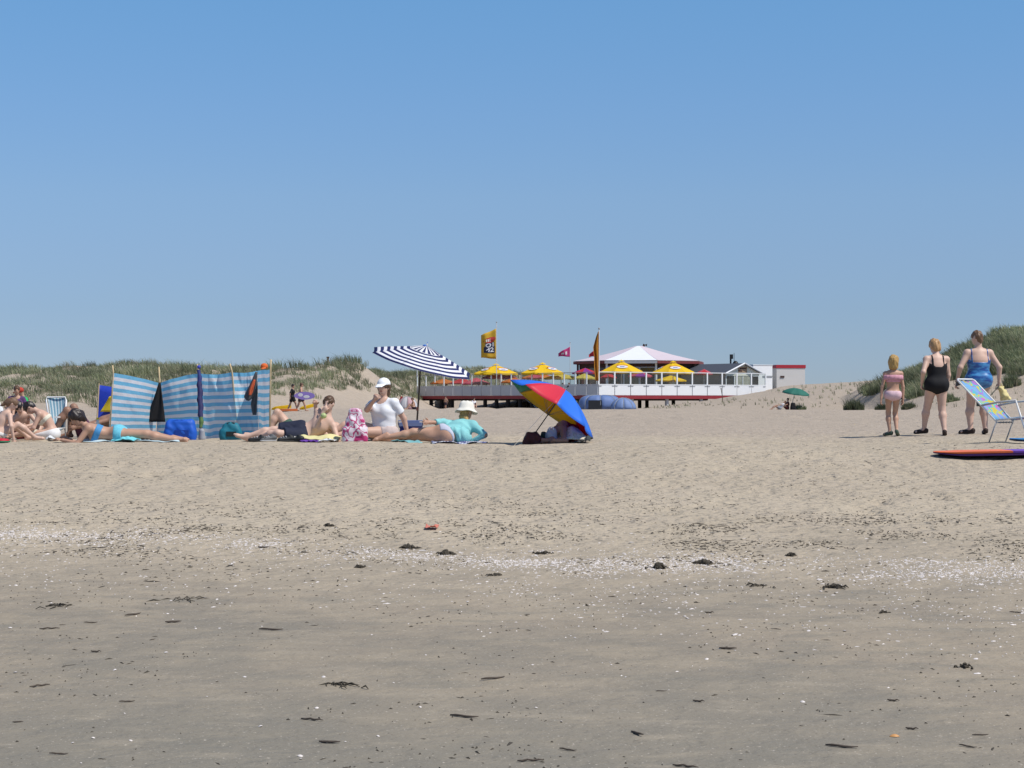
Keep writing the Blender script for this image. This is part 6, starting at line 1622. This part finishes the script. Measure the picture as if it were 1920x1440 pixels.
# green parasol and its sunbathers by the ridge
d = 143; z = g((1490 - 960) / FPX * d, d)
T = thing('green_parasol', 'plain green domed parasol standing below the bare sand ridge', 'parasol', gp(1481, d))
gm = mat('parasol_green', (.03, .16, .12), .7, .08, 3, trans=.15); hub = pt(1492, 738, d)
dome_parasol(T, hub, nrm(V(.12, -.12, 1)), 1.10, .40, 8, [gm], V(1, .2, 0), .22, 7, .03, .02, th=.01)
k = MB(); k.tube([gp(1481, d) - UP * .3, hub + UP * .35], .025, 6); k.build('pole', CHROME, T)
far_sitter('person in dark red sitting under the green parasol', 1476, 142.5, z, (-1, -.2, 0), S_TAN, mat('top_maroon', (.09, .015, .015), .8), mat('top_maroon', (.09, .015, .015), .8), HAIR_DARK, H=1.6, seat=.2, lean=-.1)
far_sitter('person in pale clothes lounging left of the green parasol', 1462, 142, z, (-1, -.1, 0), S_TAN, tops['white'], tops['grey'], HAIR_BROWN, H=1.5, seat=.12, lean=-.9)
soft_bag('black bag on the sand right of the green parasol sitters', 1482, 1492, 757, 142, BLACKC, .4, 0, .8, seed=3)
# stake on the ridge in front of the windscreen
k = MB(); q = gp(1355, 182); k.tube([q - UP * .3, q + V(-.05, 0, .7), pt(1352, 729, 182)], [.045, .04, .03], 6); k.box(pt(1352, 729, 182), (.1, .1, .1)); tag(k.build('stake', mat('old_wood', (.11, .075, .055)), None, q), 'thin dark stake on the sand in front of the white windscreen', 'stake')

# ------------------------------------------------------------------ strand line: seaweed, shells, twigs
def row_d(py):
    """distance at which the sloping foreshore shows at picture row py"""
    ds = np.linspace(7, 24, 400); ys = 750 + FPX * (CAMZ - beach(ds)) / ds
    return float(np.interp(-py, -ys, ds))
SEAW = mat('seaweed', (.060, .050, .037), .85, .5, 40); SHELLM = mat('shell_white', (.68, .62, .58), .5, .3, 60, .3); TWIG = mat('driftwood', (.085, .066, .052), .85, .4, 30)
def flecks(x, y, sz, elong, hgt, rng, zoff=.0):
    n = len(x); k = 6; a = rng.uniform(0, np.pi, n); th = np.linspace(0, 2 * np.pi, k, endpoint=False)[None, :] + rng.uniform(-.25, .25, (n, k))
    r = sz[:, None] * rng.uniform(.55, 1.1, (n, k)); lx = r * np.cos(th) * elong[:, None]; ly = r * np.sin(th) / np.sqrt(elong[:, None])
    X = x[:, None] + lx * np.cos(a)[:, None] - ly * np.sin(a)[:, None]; Y = y[:, None] + lx * np.sin(a)[:, None] + ly * np.cos(a)[:, None]
    Z = G(X, Y) + zoff + .25 * hgt[:, None] * rng.uniform(0, 1, (n, k))
    C = np.stack([x, y, G(x, y) + hgt + zoff], -1)[:, None, :]
    Vv = np.concatenate([np.stack([X, Y, Z], -1), C], 1).reshape(-1, 3); o = (np.arange(n) * 7)[:, None]
    F = np.concatenate([o + np.array([[i, (i + 1) % k, 6]]) for i in range(k)])
    return Vv, F
def debris():
    rng = np.random.default_rng(21)
    N = 26000                                                     # dark crumbs of weed, thickest along the strand line
    y = np.where(rng.uniform(0, 1, N) < .68, rng.normal(15.8, .95, N), np.where(rng.uniform(0, 1, N) < .42, rng.uniform(8.2, 14, N), rng.uniform(16.5, 25, N)))
    x = rng.uniform(-.31, .31, N) * np.maximum(y, 7); keep = (y > 7.5) & (1.3 * noise2(x / .8, y / .45, 91) + .7 * noise2(x / .25, y / .2, 92) > rng.uniform(-.55, 1.3, N))
    x, y = x[keep], y[keep]; n = len(x)
    me = make_mesh('seaweed_crumbs', *flecks(x, y, (rng.gamma(1.6, .0032, n) + .003) * np.where(y < 13.4, .62, .98), rng.uniform(1, 3.2, n), rng.uniform(.002, .009, n), rng))
    tag(link('seaweed_crumbs', me, SEAW), 'dark crumbs of dry seaweed strewn over the sand', 'seaweed', None, 'stuff')
    N = 24000                                                     # broken shells
    px = rng.uniform(-120, 2040, N); line = np.interp(px, [-120, 0, 250, 500, 900, 1300, 1920, 2040], [16.1, 15.9, 15.6, 15.2, 14.45, 14.25, 13.8, 13.7])
    y = line + np.where(rng.uniform(0, 1, N) < .75, rng.normal(0, .30, N), rng.normal(-.9, 1.2, N)); x = (px - 960) / FPX * y
    band = np.interp(px, [0, 250, 450, 850, 950, 1300, 1450, 1600, 1750, 1920], [.85, .7, .45, .5, 1, .95, .6, .6, .95, .95])
    keep = (noise2(x / .5, y / .35, 93) * .8 + .2 > rng.uniform(-.6, 1.1, N)) & (rng.uniform(0, 1, N) < band) & (y > 8)
    x, y = x[keep], y[keep]; n = len(x)
    me = make_mesh('shell_grit', *flecks(x, y, rng.gamma(1.8, .0024, n) + .0025, rng.uniform(1, 1.8, n), rng.uniform(.002, .007, n), rng))
    tag(link('shell_grit', me, SHELLM), 'band of broken white shells along the tide line', 'shells', None, 'stuff')
    # single shells on the damp sand
    def shell_mesh(r, seed):
        k = MB(); rr = []
        for v in np.linspace(.02, 1, 5):
            rr.append([V(math.cos(t) * r * v * (1 + .08 * math.sin(9 * t)), math.sin(t) * r * v * .8, r * .42 * (1 - v ** 2) + .002) for t in np.linspace(0, 2 * math.pi, 15)])
        k.sheet(np.array(rr)); return make_mesh('seashell', np.vstack(k.v), k.f, smooth=True)
    SM = [shell_mesh(r, 0) for r in (.006, .009, .013)]
    for m_ in SM: m_.materials.append(SHELLM)
    n = 0
    while n < 60:
        yy = rng.uniform(8.2, 13.6); xx = rng.uniform(-.29, .29) * yy
        if rng.uniform() > .55 + .45 * float(noise2(xx / 1.3, yy / 1.1, 94)): continue
        o = bpy.data.objects.new('seashell', SM[int(rng.integers(3))]); COL.objects.link(o); o.location = (xx, yy, g(xx, yy)); o.rotation_euler = (rng.uniform(-.3, .3), rng.uniform(-.3, .3), rng.uniform(0, 6))
        tag(o, 'single white seashell lying on the damp foreshore sand', 'shell', 'single seashells on the damp sand'); n += 1
    p = (1677 - 960) / FPX * row_d(1383); o = link('seashell', shell_mesh(.024, 1), mat('shell_orange', (.55, .28, .10), .5, .2, 50, .4), None, (p, row_d(1383), g(p, row_d(1383)))); tag(o, 'single orange seashell on the damp sand', 'shell')
    # twigs
    def twig_mesh(L, r, s):
        q = np.random.default_rng(s); k = MB(); k.tube([V((t - .5) * L, q.normal(0, .012) * L * 2, r * .9 + q.uniform(0, .006)) for t in np.linspace(0, 1, 6)], [r * .5, r, r * .9, r, r * .75, r * .35], 6); return make_mesh('twig', np.vstack(k.v), k.f, smooth=True)
    TM = [twig_mesh(L, r, s) for L, r, s in ((.085, .004, 1), (.12, .005, 2), (.15, .006, 3), (.10, .0065, 4), (.06, .005, 5))]
    for m_ in TM: m_.materials.append(TWIG)
    spots = [(238, 1316), (93, 1181), (508, 1184), (618, 1390), (1675, 1318), (1065, 1405), (995, 1424), (1578, 1404), (1365, 1220), (1330, 1150), (170, 1170), (75, 1287), (925, 1276), (495, 1029), (1310, 1318), (1815, 1403), (1285, 1437), (250, 1153), (325, 1168), (180, 1225), (110, 1411), (585, 1350), (870, 1346), (1195, 1377), (1710, 1370), (1905, 1150)]
    while len(spots) < 52: spots.append((rng.uniform(-60, 1980), 1040 + 400 * rng.uniform() ** 1.0))
    for i, (px, py) in enumerate(spots):
        dd = row_d(py); xx = (px - 960) / FPX * dd; sc_ = (1.0 if i < 26 else rng.uniform(.2, .55))
        o = bpy.data.objects.new('twig', TM[i % 5]); COL.objects.link(o); o.location = (xx, dd, g(xx, dd)); o.rotation_euler = (0, 0, rng.normal(0, .55)); o.scale = (sc_, sc_, sc_)
        tag(o, 'short dark twig lying on the damp foreshore sand', 'twig', 'twigs scattered on the damp sand')
    # clumps of seaweed
    for i, (px, py, w_, h_, lab) in enumerate([(765, 1026, .17, .045, 'dark seaweed clump at the strand line just below the orange scrap'), (836, 1037, .13, .05, 'compact black seaweed lump right of the first clump below the orange scrap'), (675, 1064, .09, .03, 'small seaweed lump on the wet side of the strand line'), (1236, 1066, .15, .06, 'tall black seaweed clump beside the shell band'),
            (1320, 1057, .16, .05, 'brown and black seaweed heap next to the tall black clump'), (1483, 1042, .10, .04, 'pointed dark seaweed clump on the dry edge of the shell band'), (1412, 1098, .18, .02, 'flat seaweed streak below the shell band'), (1560, 1101, .22, .03, 'long crumbly row of seaweed below the shell band'), (930, 1078, .12, .02, 'flat dark weed strip left of the thick shell band'),
            (1020, 1036, .14, .03, 'brownish weed clump among the thick shells'), (640, 1285, .26, .02, 'loose crumbly patch of weed on the wet sand'), (350, 1122, .26, .02, 'wide thin weed patch on the damp sand'), (105, 1137, .22, .02, 'thin weed patch by two short twigs'), (1810, 1252, .07, .03, 'small round weed lump beside a pebbly patch'), (1655, 1149, .10, .015, 'flat weed scrap on the damp sand below the bodyboard'), (615, 988, .09, .03, 'weed scrap on the dry side left of the orange scrap')]):
        w_ *= .8; h_ *= .85; dd = row_d(py); xx = (px - 960) / FPX * dd; z = g(xx, dd); k = MB(); q = np.random.default_rng(100 + i)
        T = thing('seaweed_clump', lab, 'seaweed', V(xx, dd, z), 'seaweed clumps along the strand line')
        for j in range(26 if h_ > .024 else 15):
            a = q.uniform(0, 6.28); rr = abs(q.normal(0, .45 if h_ > .024 else .8)); c = V(xx + math.cos(a) * rr * w_ * .75, dd + math.sin(a) * rr * w_ * .6, z + h_ * .6 * max(0, 1 - rr) * q.uniform(.4, 1)); dr = q.uniform(0, 6.28); L = q.uniform(.02, .06) * (w_ / .15)
            k.tube([c - V(math.cos(dr), math.sin(dr), .1) * L, c + V(q.normal(0, .006), q.normal(0, .006), q.uniform(.0, .012)), c + V(math.cos(dr), math.sin(dr), -.15) * L], [.002, q.uniform(.004, .009) if h_ > .024 else q.uniform(.002, .005), .002], 5)
        k.build('fronds', SEAW, T, None, True)
        F = Field(np.array([V(xx, dd, z)]), w_ * .6 + .03, max(.006, w_ / 28)); F.ell(V(xx, dd, z), (w_ * .34, w_ * .26, h_ * .8), k=.01); gz = F.grid(); F.f += (.012 * noise2(gz[..., 0] * 60 + i, gz[..., 1] * 60 + gz[..., 2] * 40, 7)).astype(np.float32)
        if h_ >= .033: blob('mat', F, SEAW, T)
    dd = row_d(992); xx = (810 - 960) / FPX * dd; z = g(xx, dd); Q = np.array([[V(xx + (u - .5) * .11, dd + (v - .5) * .16, z + .012 + .03 * abs(float(noise2(u * 4, v * 4, 3)))) for v in np.linspace(0, 1, 8)] for u in np.linspace(0, 1, 10)])
    k = MB(); k.sheet(Q, .003); tag(k.build('plastic_scrap', mat('scrap_orange', (.62, .20, .14), .6, .2, 30), None, V(xx, dd, z), True), 'crumpled salmon orange plastic scrap on the sand', 'litter')
debris()
